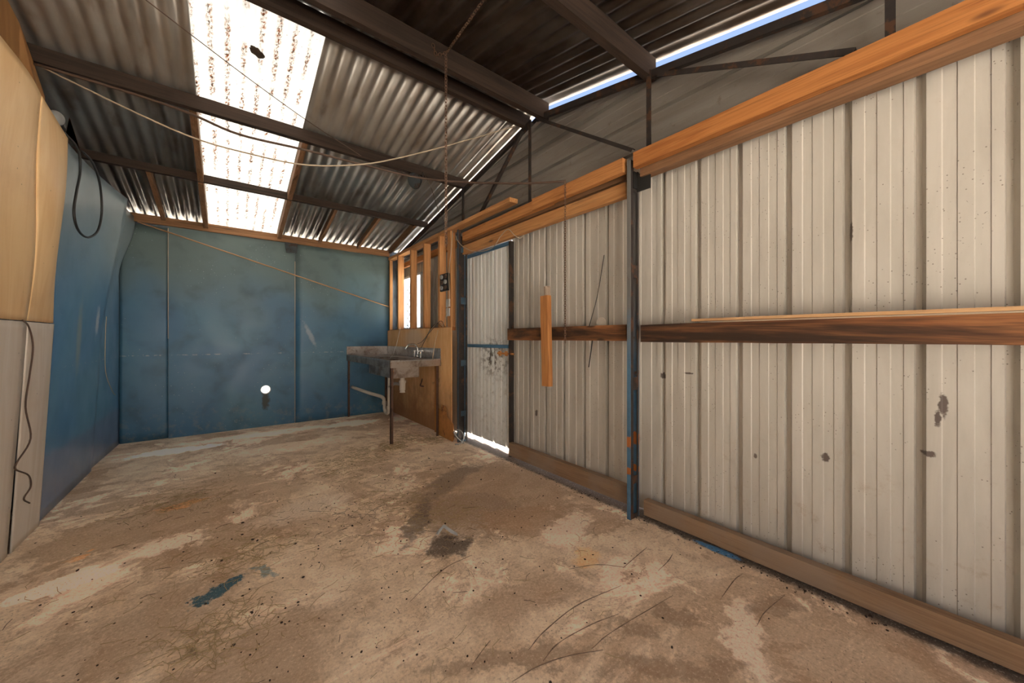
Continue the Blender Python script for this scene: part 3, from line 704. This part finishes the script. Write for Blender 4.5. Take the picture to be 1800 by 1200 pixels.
# ------------------------------------------------------------------ slotted steel columns
def column(name, y, zt, label, mats, spac, d=.10):
    rt = root(name, (2.15, y, 0), label, 'steel post')
    x0 = 2.095; x1 = x0+d
    bm = bmesh.new(); bx(bm, x0, x0+.005, y, y+.026, 0, zt); link('front_angle', bm, mats[0], rt)
    bm = bmesh.new(); bx(bm, x0+.0055, x0+.035, y, y+.005, 0, zt); link('front_flange', bm, 'darksteel', rt)
    bm = bmesh.new(); bx(bm, x1-.005, x1, y+.0, y+.042, .0, zt-.06); link('rear_angle', bm, mats[1], rt)
    bm = bmesh.new(); bx(bm, x1-.022, x1-.0055, y, y+.005, 0, zt-.06); link('rear_flange', bm, 'darksteel', rt)
    bm = bmesh.new(); bx(bm, x0+.036, x1-.023, y+.037, y+.042, 0.002, zt-.06)  # back web strip seen through the slots
    link('side_strip', bm, mats[2], rt)
    for z0, z1 in spac:
        bm = bmesh.new(); bx(bm, x0+.0355, x1-.0225, y, y+.005, z0, z1); link('spacer_plate', bm, mats[3], rt)
    return rt
zz_ = lambda py: 1.2-(py-595)*2.36/638
column('slotted_post', 1.405, 2.385, 'tall slotted steel post with chipped blue paint in front of the right wall', ('bluepaint', 'bluepaint', 'bluepaint', 'darksteel'),
       [(zz_(857), zz_(843)), (zz_(688), zz_(665)), (zz_(485), zz_(462)), (zz_(330), zz_(300)), (.0, .03)])
bm = bmesh.new(); bx(bm, 2.16, 2.166, 1.30, 1.40, 2.18, 2.30); bx(bm, 2.12, 2.2, 1.395, 1.404, 2.2, 2.31)
tag(link('gusset_plate', bm, 'black'), 'black plate bolted at head of the slotted post', 'plate')
column('door_post', 3.68, 2.46, 'blue slotted steel post between door and plywood wall', ('doorpost', 'doorpost', 'darksteel', 'doorpost'),
       [(2.2, 2.26), (1.60, 1.68), (.88, .95), (.3, .36), (0, .03)], .125)
# ------------------------------------------------------------------ door
dr = bpy.data.objects.new('door_1', None); COL.objects.link(dr); dr.location = (2.3, 2.95, 0); dr.matrix_world.translation = Vector((2.3, 2.95, 0)); dr['kind'] = 'structure'; dr['label'] = 'pale ribbed metal door in blue frame'
bm = bmesh.new(); vsheet(bm, 2.935, 3.84,   .062, 2.235, XS-.006, 2.935+.07); bm.normal_update(); bmesh.ops.solidify(bm, geom=list(bm.faces), thickness=.0015); link('door_sheet', bm, 'door', dr, (0, 0, 0)).location = -Vector((2.3, 2.95, 0))
bm = bmesh.new(); bx(bm, 2.265, 2.30, 3.80, 3.835, .06, 2.2, .002); link('hinge_stile', bm, 'bluedoor', dr)
bm = bmesh.new(); bx(bm, 2.268, 2.292, 2.95, 3.80, 1.10, 1.135, .002); link('mid_rail', bm, 'bluedoor', dr)
bm = bmesh.new(); bx(bm, 2.268, 2.294, 2.95, 3.80, 2.165, 2.20, .002); link('top_rail', bm, 'bluedoor', dr)
bm = bmesh.new(); bx(bm, 2.25, 2.29, 3.855, 3.895, 0, 2.26, .002); link('door_jamb', bm, 'bluedoor', dr)
bm = bmesh.new(); bx(bm, 2.25, 2.30, 2.90, 2.928, 0, 2.19, .002); link('door_jamb', bm, 'darksteel', dr)
bm = bmesh.new(); tube(bm, [(2.262, 3.13, 1.045), (2.262, 2.86, 1.045)], .011, 8); bx(bm, 2.262, 2.28, 3.09, 3.12, 1.02, 1.07); bx(bm, 2.262, 2.28, 2.98, 3.01, 1.02, 1.07); link('door_bolt', bm, 'rust', dr)
bm = bmesh.new(); cyl(bm, (2.262, 3.37, 2.225), (0, 1, 0), .026, .88, 16); tag(link('roller_tube', bm, 'whitemetal', smooth=True), 'shiny white tube across the top of the door', 'tube')

# ------------------------------------------------------------------ stud wall with window
stl = ['orange stud against the blue back wall', 'orange stud left of the window', 'pale lit stud in front of the window', 'orange stud right of the window', 'dark orange stud left of the switch box', 'orange stud carrying the switch box', 'last orange stud beside the blue door post']
for (y0, y1, xa, xb), lb in zip(((5.915, 5.96, 2.095, 2.14), (5.53, 5.575, 2.09, 2.18), (5.03, 5.075, 2.09, 2.18), (4.58, 4.62, 2.09, 2.18), (4.135, 4.18, 2.09, 2.18), (3.895, 3.935, 2.092, 2.18), (3.845, 3.885, 2.09, 2.11)), stl):
    timber('wall_stud', xa, xb, y0, y1, 1.345 if y0 > 3.88 else .01, 2.485, 'stud_z', lb, 'stud', None, None, .001)
timber('wall_plate', 2.088, 2.185, 2.70, 5.97, 2.49, 2.532, 'stud_y', 'orange top plate above the studs running past the door', 'beam')
timber('noggin', 2.215, 2.26, 3.9, 5.93, 2.33, 2.41, 'pine_y', 'orange cross timber behind the stud heads', 'beam')
timber('sill_plate', 2.10, 2.18, 3.89, 5.96, 1.30, 1.343, 'pine_y', 'timber sill on top of the plywood lining', 'beam')
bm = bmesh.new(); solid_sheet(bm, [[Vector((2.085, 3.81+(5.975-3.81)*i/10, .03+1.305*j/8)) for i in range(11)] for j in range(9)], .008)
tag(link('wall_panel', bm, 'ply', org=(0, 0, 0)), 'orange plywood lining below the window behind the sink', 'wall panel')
timber('corner_strip', 2.068, 2.082, 4.18, 4.23, .02, .88, 'pine_z', 'narrow timber strip on the plywood behind the sink end', 'batten')
# window in outer cladding
wr = bpy.data.objects.new('window_1', None); COL.objects.link(wr); wr.location = (2.3, 5.5, 1.34); wr.matrix_world.translation = Vector((2.3, 5.5, 1.34)); wr['kind'] = 'structure'; wr['label'] = 'small window behind the studs'
bm = bmesh.new()
for a in ((WY0, WY0+.035, WZ0, WZ1), (WY1-.035, WY1, WZ0, WZ1), (WY0, WY1, WZ0, WZ0+.035), (WY0, WY1, WZ1-.035, WZ1)): bx(bm, 2.28, 2.33, a[0], a[1], a[2], a[3], .002)
link('window_frame', bm, 'whitemetal', wr)
bm = bmesh.new(); bx(bm, 2.306, 2.31, WY0+.035, WY1-.035, WZ0+.035, WZ1-.035); link('window_pane', bm, 'glass', wr)
# zig-zag strap
bm = bmesh.new(); pts = []
for k in range(13): pts.append((2.245, 5.50+(.05 if k % 2 else -.05), 1.36+.055*k))
for a, b in zip(pts, pts[1:]): beam(bm, a, b, .004, .014, (1, 0, 0), 0)
bx(bm, 2.24, 2.25, 5.435, 5.447, 1.345, 2.05); bx(bm, 2.24, 2.25, 5.555, 5.567, 1.345, 2.05)
tag(link('lattice_strip', bm, 'greyscrap'), 'upright zigzag metal lattice in front of the window', 'lattice')
# grey leaning sheets between studs
bm = bmesh.new(); bx(bm, 2.22, 2.226, 4.66, 4.86, 1.345, 2.14); tag(link('grey_board', bm, 'steelpost'), 'dark grey board standing between the studs right of the window', 'board')
timber('frame_post', 2.20, 2.245, 5.70, 5.74, .0, 2.5, 'bluepaint', 'dark blue steel post behind the leftmost studs', 'steel post')
# switch box
bt = root('switch_box', (2.07, 3.96, 1.77), 'black switch box with round sockets on the last studs', 'switch box')
bm = bmesh.new(); bx(bm, 2.055, 2.088, 3.86, 4.06, 1.775, 1.985, .005); link('housing', bm, 'black', bt)
for i in range(2):
    for j in range(3):
        bm = bmesh.new(); cyl(bm, (2.048, 3.91+.095*i, 1.815+.065*j), (1, 0, 0), .026, .016, 16); link('socket', bm, 'greyscrap' if (i+j) % 2 else 'cable', bt, smooth=False)
for k, (z0, lb) in enumerate(((1.60, 'upper white plate below the switch box'), (1.49, 'lower white plate below the switch box'))):
    bm = bmesh.new(); bx(bm, 2.078, 2.09, 3.86, 3.95, z0-.02, z0+.075, .003); tag(link('switch_plate', bm, 'label'), lb, 'switch')

# ------------------------------------------------------------------ sink bench
sk = root('sink_bench', (1.77, 5.1, 0), 'grimy stainless double sink bench on thin rusty legs in the back corner', 'sink')
X0, X1, Y0, Y1, ZS = 1.44, 2.075, 4.07, 5.962, .945
b1 = (1.52, 1.84, 4.20, 4.64); b2 = (1.52, 1.84, 4.68, 5.10)
bm = bmesh.new()
def strip(x0, x1, y0, y1): bx(bm, x0, x1, y0, y1, ZS-.004, ZS)
strip(X0, b1[0], Y0, Y1); strip(b1[1], X1, Y0, Y1); strip(b1[0], b1[1], Y0, b1[2]); strip(b1[0], b1[1], b1[3], b2[2]); strip(b1[0], b1[1], b2[3], Y1)
bx(bm, X0, X0+.004, Y0, Y1, ZS-.08, ZS); bx(bm, X0, X1, Y0, Y0+.004, ZS-.08, ZS)
bx(bm, X0, X0+.012, Y0, Y1, ZS, ZS+.007); bx(bm, X0, X1, Y0, Y0+.012, ZS, ZS+.007)
for k in range(9): bx(bm, 1.55, 1.95, 5.25+k*.07, 5.262+k*.07, ZS, ZS+.004)
link('benchtop', bm, 'steel', sk)
bm = bmesh.new(); bx(bm, X1-.012, X1, Y0, Y1, ZS-.08, ZS+.135, .002); bx(bm, X0, X1, Y1-.012, Y1, ZS-.08, ZS+.135, .002); link('splashback', bm, 'steel', sk)
for q in (b1, b2):
    bm = bmesh.new(); zb = ZS-.21; th = .003
    bx(bm, q[0]-th, q[0], q[2], q[3], zb, ZS-.002); bx(bm, q[1], q[1]+th, q[2], q[3], zb, ZS-.002)
    bx(bm, q[0]-th, q[1]+th, q[2]-th, q[2], zb, ZS-.002); bx(bm, q[0]-th, q[1]+th, q[3], q[3]+th, zb, ZS-.002); bx(bm, q[0]-th, q[1]+th, q[2]-th, q[3]+th, zb-th, zb)
    bowl = link('sink_bowl', bm, 'steel', sk)
    bm = bmesh.new(); cyl(bm, ((q[0]+q[1])/2, (q[2]+q[3])/2, zb+.003), (0, 0, 1), .035, .006, 20); link('drain', bm, 'chrome', bowl)
for lx, ly, sx, sy in ((1.455, 4.085, 1, 1), (1.455, 5.955, 1, -1), (2.05, 4.085, -1, 1), (2.05, 5.94, -1, -1)):
    bm = bmesh.new(); bx(bm, min(lx, lx+sx*.005), max(lx, lx+sx*.005), min(ly, ly+sy*.03), max(ly, ly+sy*.03), .0, ZS-.08); bx(bm, min(lx, lx+sx*.03), max(lx, lx+sx*.03), min(ly, ly+sy*.005), max(ly, ly+sy*.005), .0, ZS-.08)
    link('leg', bm, 'leg', sk)
bm = bmesh.new(); cyl(bm, (2.0, 4.60, ZS+.02), (0, 0, 1), .022, .04, 16); tube(bm, [(2.0, 4.60, ZS+.03), (2.0, 4.60, ZS+.12), (1.96, 4.60, ZS+.18), (1.88, 4.60, ZS+.175), (1.83, 4.60, ZS+.11)], .011, 10, 5); tap = link('tap_spout', bm, 'chrome', sk, smooth=True)
for y in (4.5, 4.7):
    bm = bmesh.new(); cyl(bm, (2.0, y, ZS+.03), (0, 0, 1), .016, .06, 14, .012); cyl(bm, (2.0, y, ZS+.075), (0, 0, 1), .022, .03, 12, .018); bx(bm, 1.965, 2.035, y-.006, y+.006, ZS+.085, ZS+.097); link('tap_handle', bm, 'chrome', sk)
# waste plumbing
pb = root('waste_pipe', (1.73, 4.9, 0), 'dirty white waste pipe with traps under the sink', 'pipe')
bm = bmesh.new(); tube(bm, [(1.73, 4.91, .735), (1.73, 4.91, .60), (1.73, 4.91, .40), (1.73, 4.93, .24), (1.73, 5.0, .17), (1.73, 5.09, .21), (1.73, 5.11, .32), (1.71, 5.16, .38), (1.62, 5.45, .41), (1.52, 5.95, .45)], .024, 12, 5); link('drain_pipe', bm, 'pvc', pb, smooth=True)
bm = bmesh.new(); cyl(bm, (1.73, 4.44, .695), (0, 0, 1), .03, .07, 16); cyl(bm, (1.73, 4.44, .66), (0, 0, 1), .045, .03, 16); cyl(bm, (1.73, 4.44, .60), (0, 0, 1), .036, .1, 16); cyl(bm, (1.73, 4.44, .54), (0, 0, 1), .036, .03, 16, .02); link('bottle_trap', bm, 'pvc', pb)
bm = bmesh.new(); tube(bm, [(1.73, 4.47, .62), (1.73, 4.7, .61), (1.73, 4.91, .55)], .02, 10, 4); link('trap_arm', bm, 'pvc', pb, smooth=True)
for cy, cz in ((5.11, .30), (4.925, .26)):
    bm = bmesh.new(); cyl(bm, (1.73, cy, cz), (0, 0, 1), .031, .045, 16); link('coupling', bm, 'pvc', pb)
cable('copper_stub', [(1.50, 4.13, .83), (1.50, 4.16, .74), (1.52, 4.2, .70), (1.47, 4.13, .66), (1.48, 4.12, .58)], .008, 'rust', 'crooked pipe stub beside the front sink leg', 'pipe')
cable('wall_pipe_stub', [(2.078, 4.62, .66), (2.06, 4.62, .60), (2.04, 4.60, .57), (2.04, 4.50, .57)], .009, 'leg', 'small bent pipe stub on plywood under the sink', 'pipe')
# rusted plate by the door post
bm = bmesh.new(); P = [at(*p, x=2.06) for p in ((764, 708), (775, 717), (777, 708), (784, 712), (786, 730), (797, 742), (799, 768), (796, 773), (768, 759))]
vs = [bm.verts.new(p) for p in P]; f = bm.faces.new(vs); bmesh.ops.triangulate(bm, faces=[f]); bmesh.ops.solidify(bm, geom=list(bm.faces), thickness=.006)
low = min(v.co.z for v in bm.verts)
for v in bm.verts: v.co.z -= low-.004
tag(link('rusted_plate', bm, 'rust'), 'rusted jagged plate leaning on the plywood beside the door post', 'plate')

# ------------------------------------------------------------------ lamp on purlin
lp = root('flood_lamp', (1.63, 3.73, 2.99), 'black round lamp hanging off the purlin near the door', 'lamp')
dirn = Vector((-.75, -.3, -.45)).normalized(); c0 = Vector((1.60, 3.69, 2.90))
bm = bmesh.new(); cyl(bm, c0, dirn, .035, .10, 20, .085); link('lamp_shade', bm, 'black', lp, smooth=True)
bm = bmesh.new(); cyl(bm, c0+dirn*.052, dirn, .078, .006, 20); link('lens', bm, 'steelpost', lp)
bm = bmesh.new(); tube(bm, [c0-dirn*.05, c0-dirn*.09, (1.68, 3.725, 2.985), (1.69, 3.738, 3.02)], .009, 8, 4); link('bracket', bm, 'darksteel', lp)

# ------------------------------------------------------------------ chains and cables
bm = bmesh.new()
q0 = Vector((1.235, 2.345, 3.22))
d = ray(850, 0); t_ = (3.35-.22*2.5-.02-H)/(d[2]-.22*d[1]); ptop = Vector((d[0]*t_, d[1]*t_, H+d[2]*t_))
chain(bm, [q0, (1.235, 2.345, 1.86)], .024, .0028, .032)
chain(bm, [ptop, q0+Vector((0, 0, .03)), (1.16, 2.35, 3.2), (1.13, 2.35, 3.28)], .024, .0028, .032)
tag(link('chain', bm, 'chain', org=(1.235, 2.345, 1.86)), 'long rusty chain hanging from the ridge beams', 'chain')
bm = bmesh.new(); chain(bm, [(2.078, 1.978, 2.43), (2.078, 1.978, 2.40), (2.078, 1.978, 1.16)], .019, .002, .025)
tag(link('chain', bm, 'chain', org=(2.078, 1.978, 1.16)), 'thin chain hanging down the wall right of the wooden post', 'chain')
cable('overhead_cable', [at(60, 112, y=3.7), at(235, 165, y=3.6), at(335, 200, y=3.5), at(420, 236, y=3.4), at(530, 262, y=3.3), at(640, 290, y=3.2), at(735, 312, y=3.05), at(815, 320, y=2.75), at(920, 322, y=2.3), (2.085, 1.99, 2.437)], .009, 'cable', 'thick brown cable sagging across the room below the purlin')
cable('overhead_cable', [at(62, 112, y=3.72), at(230, 194, y=3.55), at(340, 242, y=3.4), at(430, 268, y=3.3), at(530, 289, y=3.15), at(620, 290, y=3.0), at(690, 280, y=2.9), at(790, 255, y=2.8), at(905, 222, y=2.68)], .0055, 'palecable', 'thin brown cable sagging from the left wall to the ridge end')
cable('overhead_string', [at(250, -5, y=2.75), at(345, 68, y=2.95), at(440, 140, y=3.15), at(540, 212, y=3.35), at(635, 274, y=3.5)], .003, 'cable', 'thin straight string crossing the skylight', 'string')
cable('looped_cable', [at(112, 232, x=-.86), at(137, 262, x=-.82), at(141, 300, x=-.82), at(134, 340, x=-.81), at(130, 375, x=-.81), at(138, 405, x=-.81), at(155, 417, x=-.81), at(172, 405, x=-.81), at(179, 370, x=-.80), at(175, 320, x=-.79), at(162, 285, x=-.79), at(145, 266, x=-.80)], .0075, 'black', 'black cable looped over the curled blue sheet')
cable('wall_wire', [at(40, 563, x=-.875), at(51, 575, x=-.88), at(58, 610, x=-.89), at(52, 660, x=-.89), at(45, 715, x=-.90), at(54, 770, x=-.90), at(30, 812, x=-.91), at(28, 825, x=-.92), at(50, 835, x=-.925), at(54, 855, x=-.925), at(42, 876, x=-.93), at(52, 884, x=-.93)], .004, 'cable', 'wavy brown wire down the dirty white boards')
cable('wall_wire', [at(187, 556, x=-.86), at(185, 600, x=-.87), at(186, 655, x=-.88), at(198, 688, x=-.89), at(203, 694, x=-.90)], .003, 'palecable', 'thin pale wire on the blue sheet by the back corner')
cable('lamp_lead', [(1.70, 3.73, 3.0), at(758, 330, y=3.65), at(768, 362, y=3.7), at(775, 378, y=3.7), at(783, 392, x=2.08)], .003, 'cable', 'thin dark lead hanging from the lamp to the stud wall')
cable('door_cable', [at(800, 413, x=2.07), at(806, 425, x=2.07), at(815, 434, x=2.08), at(830, 441, x=2.12), at(850, 441, x=2.14), at(868, 433, x=2.14), at(880, 415, x=2.13), at(893, 403, x=2.13), at(905, 414, x=2.15), at(915, 418, x=2.2), at(926, 405, x=2.22)], .004, 'palecable', 'pale cable looping across the head of the door')
cable('box_cable', [at(796, 405, x=2.07), at(793, 440, x=2.07), at(789, 480, x=2.04), at(790, 520, x=2.05), at(785, 550, x=2.06), at(778, 575, x=2.06)], .004, 'palecable', 'pale cable running down past the switch box')
for k, (dx, sgn) in enumerate(((0, 1), (3, 1), (6, 1))):
    cable('hanging_wire', [at(776+dx, 574, x=2.06), at(768+dx, 568-2*k, x=2.05), at(757, 578+2*k, x=2.04), at(746-2*k, 600, x=2.04), at(740-3*k, 612-4*k, x=2.05)], .0035, ('black', 'palecable', 'cable')[k], ('black wire looped below the studs', 'pale wire looped below the studs', 'brown wire looped below the studs')[k], 'wire')
cable('white_lead', [at(770, 580, x=2.05), at(763, 610, x=2.0), at(759, 640, x=1.98), at(762, 622, x=2.0), at(765, 600, x=2.04)], .003, 'palecable', 'pale lead dangling over right end of the sink', 'wire')
cable('tap_lead', [at(704, 575, x=2.08), at(697, 605, x=2.02), at(691, 622, x=1.9), at(686, 629, x=1.75)], .003, 'label', 'white lead hanging from the window sill to the sink', 'wire')
cable('wire_rod', [at(1062, 448, x=2.285), at(1050, 520, x=2.28), (2.225, 1.86, 1.30)], .003, 'black', 'thin black rod leaning behind the rail, upper', 'rod', 3)
cable('wire_rod', [at(1042, 594, x=2.2), at(1035, 645, x=2.25)], .0045, 'black', 'short black rod end below the rail', 'rod', 1)
bm = bmesh.new(); cyl(bm, tuple(at(1057, 568, x=2.24)), (1, 0, 0), .045, .008, 24); tag(link('round_disc', bm, 'pvc'), 'pale round disc standing behind the rail', 'disc')
# coil by foot of the blue post, scrap on floor
bm = bmesh.new(); pc = Vector((2.06, 3.72, 0))
tube(bm, [(2.12, 3.6, .006), (2.07, 3.66, .07), (2.05, 3.70, .13), (2.08, 3.64, .16), (2.12, 3.6, .10), (2.08, 3.57, .03), (2.02, 3.62, .008)], .006, 7, 6)
tag(link('wire_coil', bm, 'greyscrap', smooth=True), 'grey wire coil at foot of the blue door post', 'wire')
bm = bmesh.new(); p = at(785, 945, z=0)
rows = []
for i in range(9):
    a = math.pi*i/8; c = p+Vector((-.06*math.cos(a)*_c, .06*math.cos(a)*_s, .014+.035*math.sin(a)))+Vector((.02*math.sin(a*2), .03*math.sin(a), 0))
    rows.append([c+Vector((0, -.012, .004*math.sin(5*i))), c+Vector((.005, 0, .01)), c+Vector((0, .014, -.004))])
solid_sheet(bm, rows, .002)
tag(link('crumpled_scrap', bm, 'greyscrap'), 'crumpled grey scrap on dark stain mid floor', 'scrap')

# ------------------------------------------------------------------ litter
def straw(name, spots, n, rad, label, mat='straw', ln=(.025, .09), r=.0012):
    bm = bmesh.new()
    for _ in range(n):
        x, y, sx, sy = random.choice(spots)
        x += random.gauss(0, sx); y += random.gauss(0, sy)
        if not (-.9 < x < 2.15 and .1 < y < 5.9): continue
        a = random.uniform(0, math.pi*2); L = random.uniform(*ln); k = random.uniform(-.8, .8); p = Vector((x, y, r+.0005+random.random()*.006)); pts = [p.copy()]
        for q in range(2):
            p = p+Vector((math.cos(a), math.sin(a), 0))*L/2; a += k; p.z = r+.0005+random.random()*.006; pts.append(p.copy())
        tube(bm, pts, r, 3, 1, False)
    return tag(link(name, bm, mat, org=(.5, 3, 0)), label, 'litter', None, 'stuff')
sp_ = lambda px, py, a, b: (*at(px, py, z=0)[:2], a, b)
straw('straw_litter', [sp_(600, 820, .12, .22), sp_(640, 800, .15, .2), sp_(690, 785, .08, .1), sp_(440, 970, .12, .12), sp_(320, 880, .15, .15), sp_(700, 880, .2, .2), sp_(720, 770, .15, .15), sp_(770, 770, .12, .1), sp_(790, 905, .15, .15), (.5, 3, .8, 1.2), (.6, 2.2, .8, .7), sp_(380, 1110, .1, .1)], 2600, 1, 'thin dry straw scattered over the concrete floor')
straw('twig_litter', [(.5, 3, .8, 1.3), (.8, 2.0, .8, .8), sp_(620, 910, .1, .15), sp_(300, 890, .2, .2)], 130, 1, 'dark twigs scattered over the concrete floor', 'cable', (.02, .09), .0011)
bm = bmesh.new()
for _ in range(900):
    if random.random() < .35: x = 2.17+random.gauss(0, .03); y = random.uniform(-.1, 3)
    else: x = random.gauss(.6, .8); y = random.gauss(2.2, 1.1)
    if not (-.9 < x < 2.19 and .2 < y < 5.9): continue
    s = random.uniform(.002, .005)*(1.6 if random.random() < .1 else 1); r = bmesh.ops.create_icosphere(bm, subdivisions=1, radius=s)['verts']
    k = Vector((random.uniform(.7, 1.6), random.uniform(.7, 1.4), random.uniform(.4, .8))); an = Matrix.Rotation(random.uniform(0, 3), 3, 'Z')
    for q in r: q.co = an @ Vector((q.co.x*k.x, q.co.y*k.y, q.co.z*k.z+s*k.z*.8))+Vector((x, y, 0))
tag(link('crumb_litter', bm, 'crumb', org=(.6, 2.2, 0)), 'small dark crumbs of dirt over the concrete floor', 'litter', None, 'stuff')
# curved drag lines in the dirt near the right
def ribbon(bm, pts, wd):
    P = [at(*p, z=.0012) for p in pts]; pts = []
    Q = [P[0]*2-P[1]]+P+[P[-1]*2-P[-2]]
    for i in range(1, len(Q)-2):
        for k in range(8):
            t = k/8; a, b, c, d = Q[i-1:i+3]; pts.append(.5*((2*b)+(-a+c)*t+(2*a-5*b+4*c-d)*t*t+(-a+3*b-3*c+d)*t**3))
    pts.append(P[-1]); pr = None
    for i, p in enumerate(pts):
        d = (pts[min(i+1, len(pts)-1)]-pts[max(0, i-1)]).normalized(); s = Vector((-d.y, d.x, 0)); ww = wd*(.35+.65*random.random())*min(1, .2+i/6, .2+(len(pts)-1-i)/6)
        q = (bm.verts.new(p+s*ww/2), bm.verts.new(p-s*ww/2), bm.verts.new(p+Vector((0, 0, .0015))))
        if pr: bm.faces.new((pr[0], q[0], q[2], pr[2])); bm.faces.new((pr[2], q[2], q[1], pr[1]))
        pr = q
bm = bmesh.new()
for l in (((929, 1142), (958, 1108), (1017, 1062), (1092, 1029)), ((954, 1162), (983, 1129), (1042, 1096), (1087, 1079)), ((1040, 1140), (1079, 1108), (1183, 1046)), ((900, 1198), (945, 1171), (1000, 1152), (1060, 1142)),
          ((1095, 998), (1120, 976), (1137, 962)), ((1157, 1003), (1175, 985), (1183, 972)), ((1265, 1055), (1290, 1020), (1305, 1008)), ((1000, 1000), (1050, 992), (1100, 997)), ((830, 1168), (850, 1140), (862, 1125)),
          ((1330, 1100), (1345, 1075), (1380, 1045)), ((720, 1058), (780, 1000), (830, 975))): ribbon(bm, l, .006)
o = link('dirt_lines', bm, 'dirtline', fl, (0, 0, 0)); o.parent = fl; o['label'] = 'curved drag marks in the dirt'

# ------------------------------------------------------------------ outside the window
bm = bmesh.new(); bx(bm, 4.2, 4.4, 6.0, 16, -.06, 3.4); tag(link('neighbour_wall', bm, 'block', org=(4.3, 11, -.06)), 'pale blue and white block wall seen outside the window', 'wall')
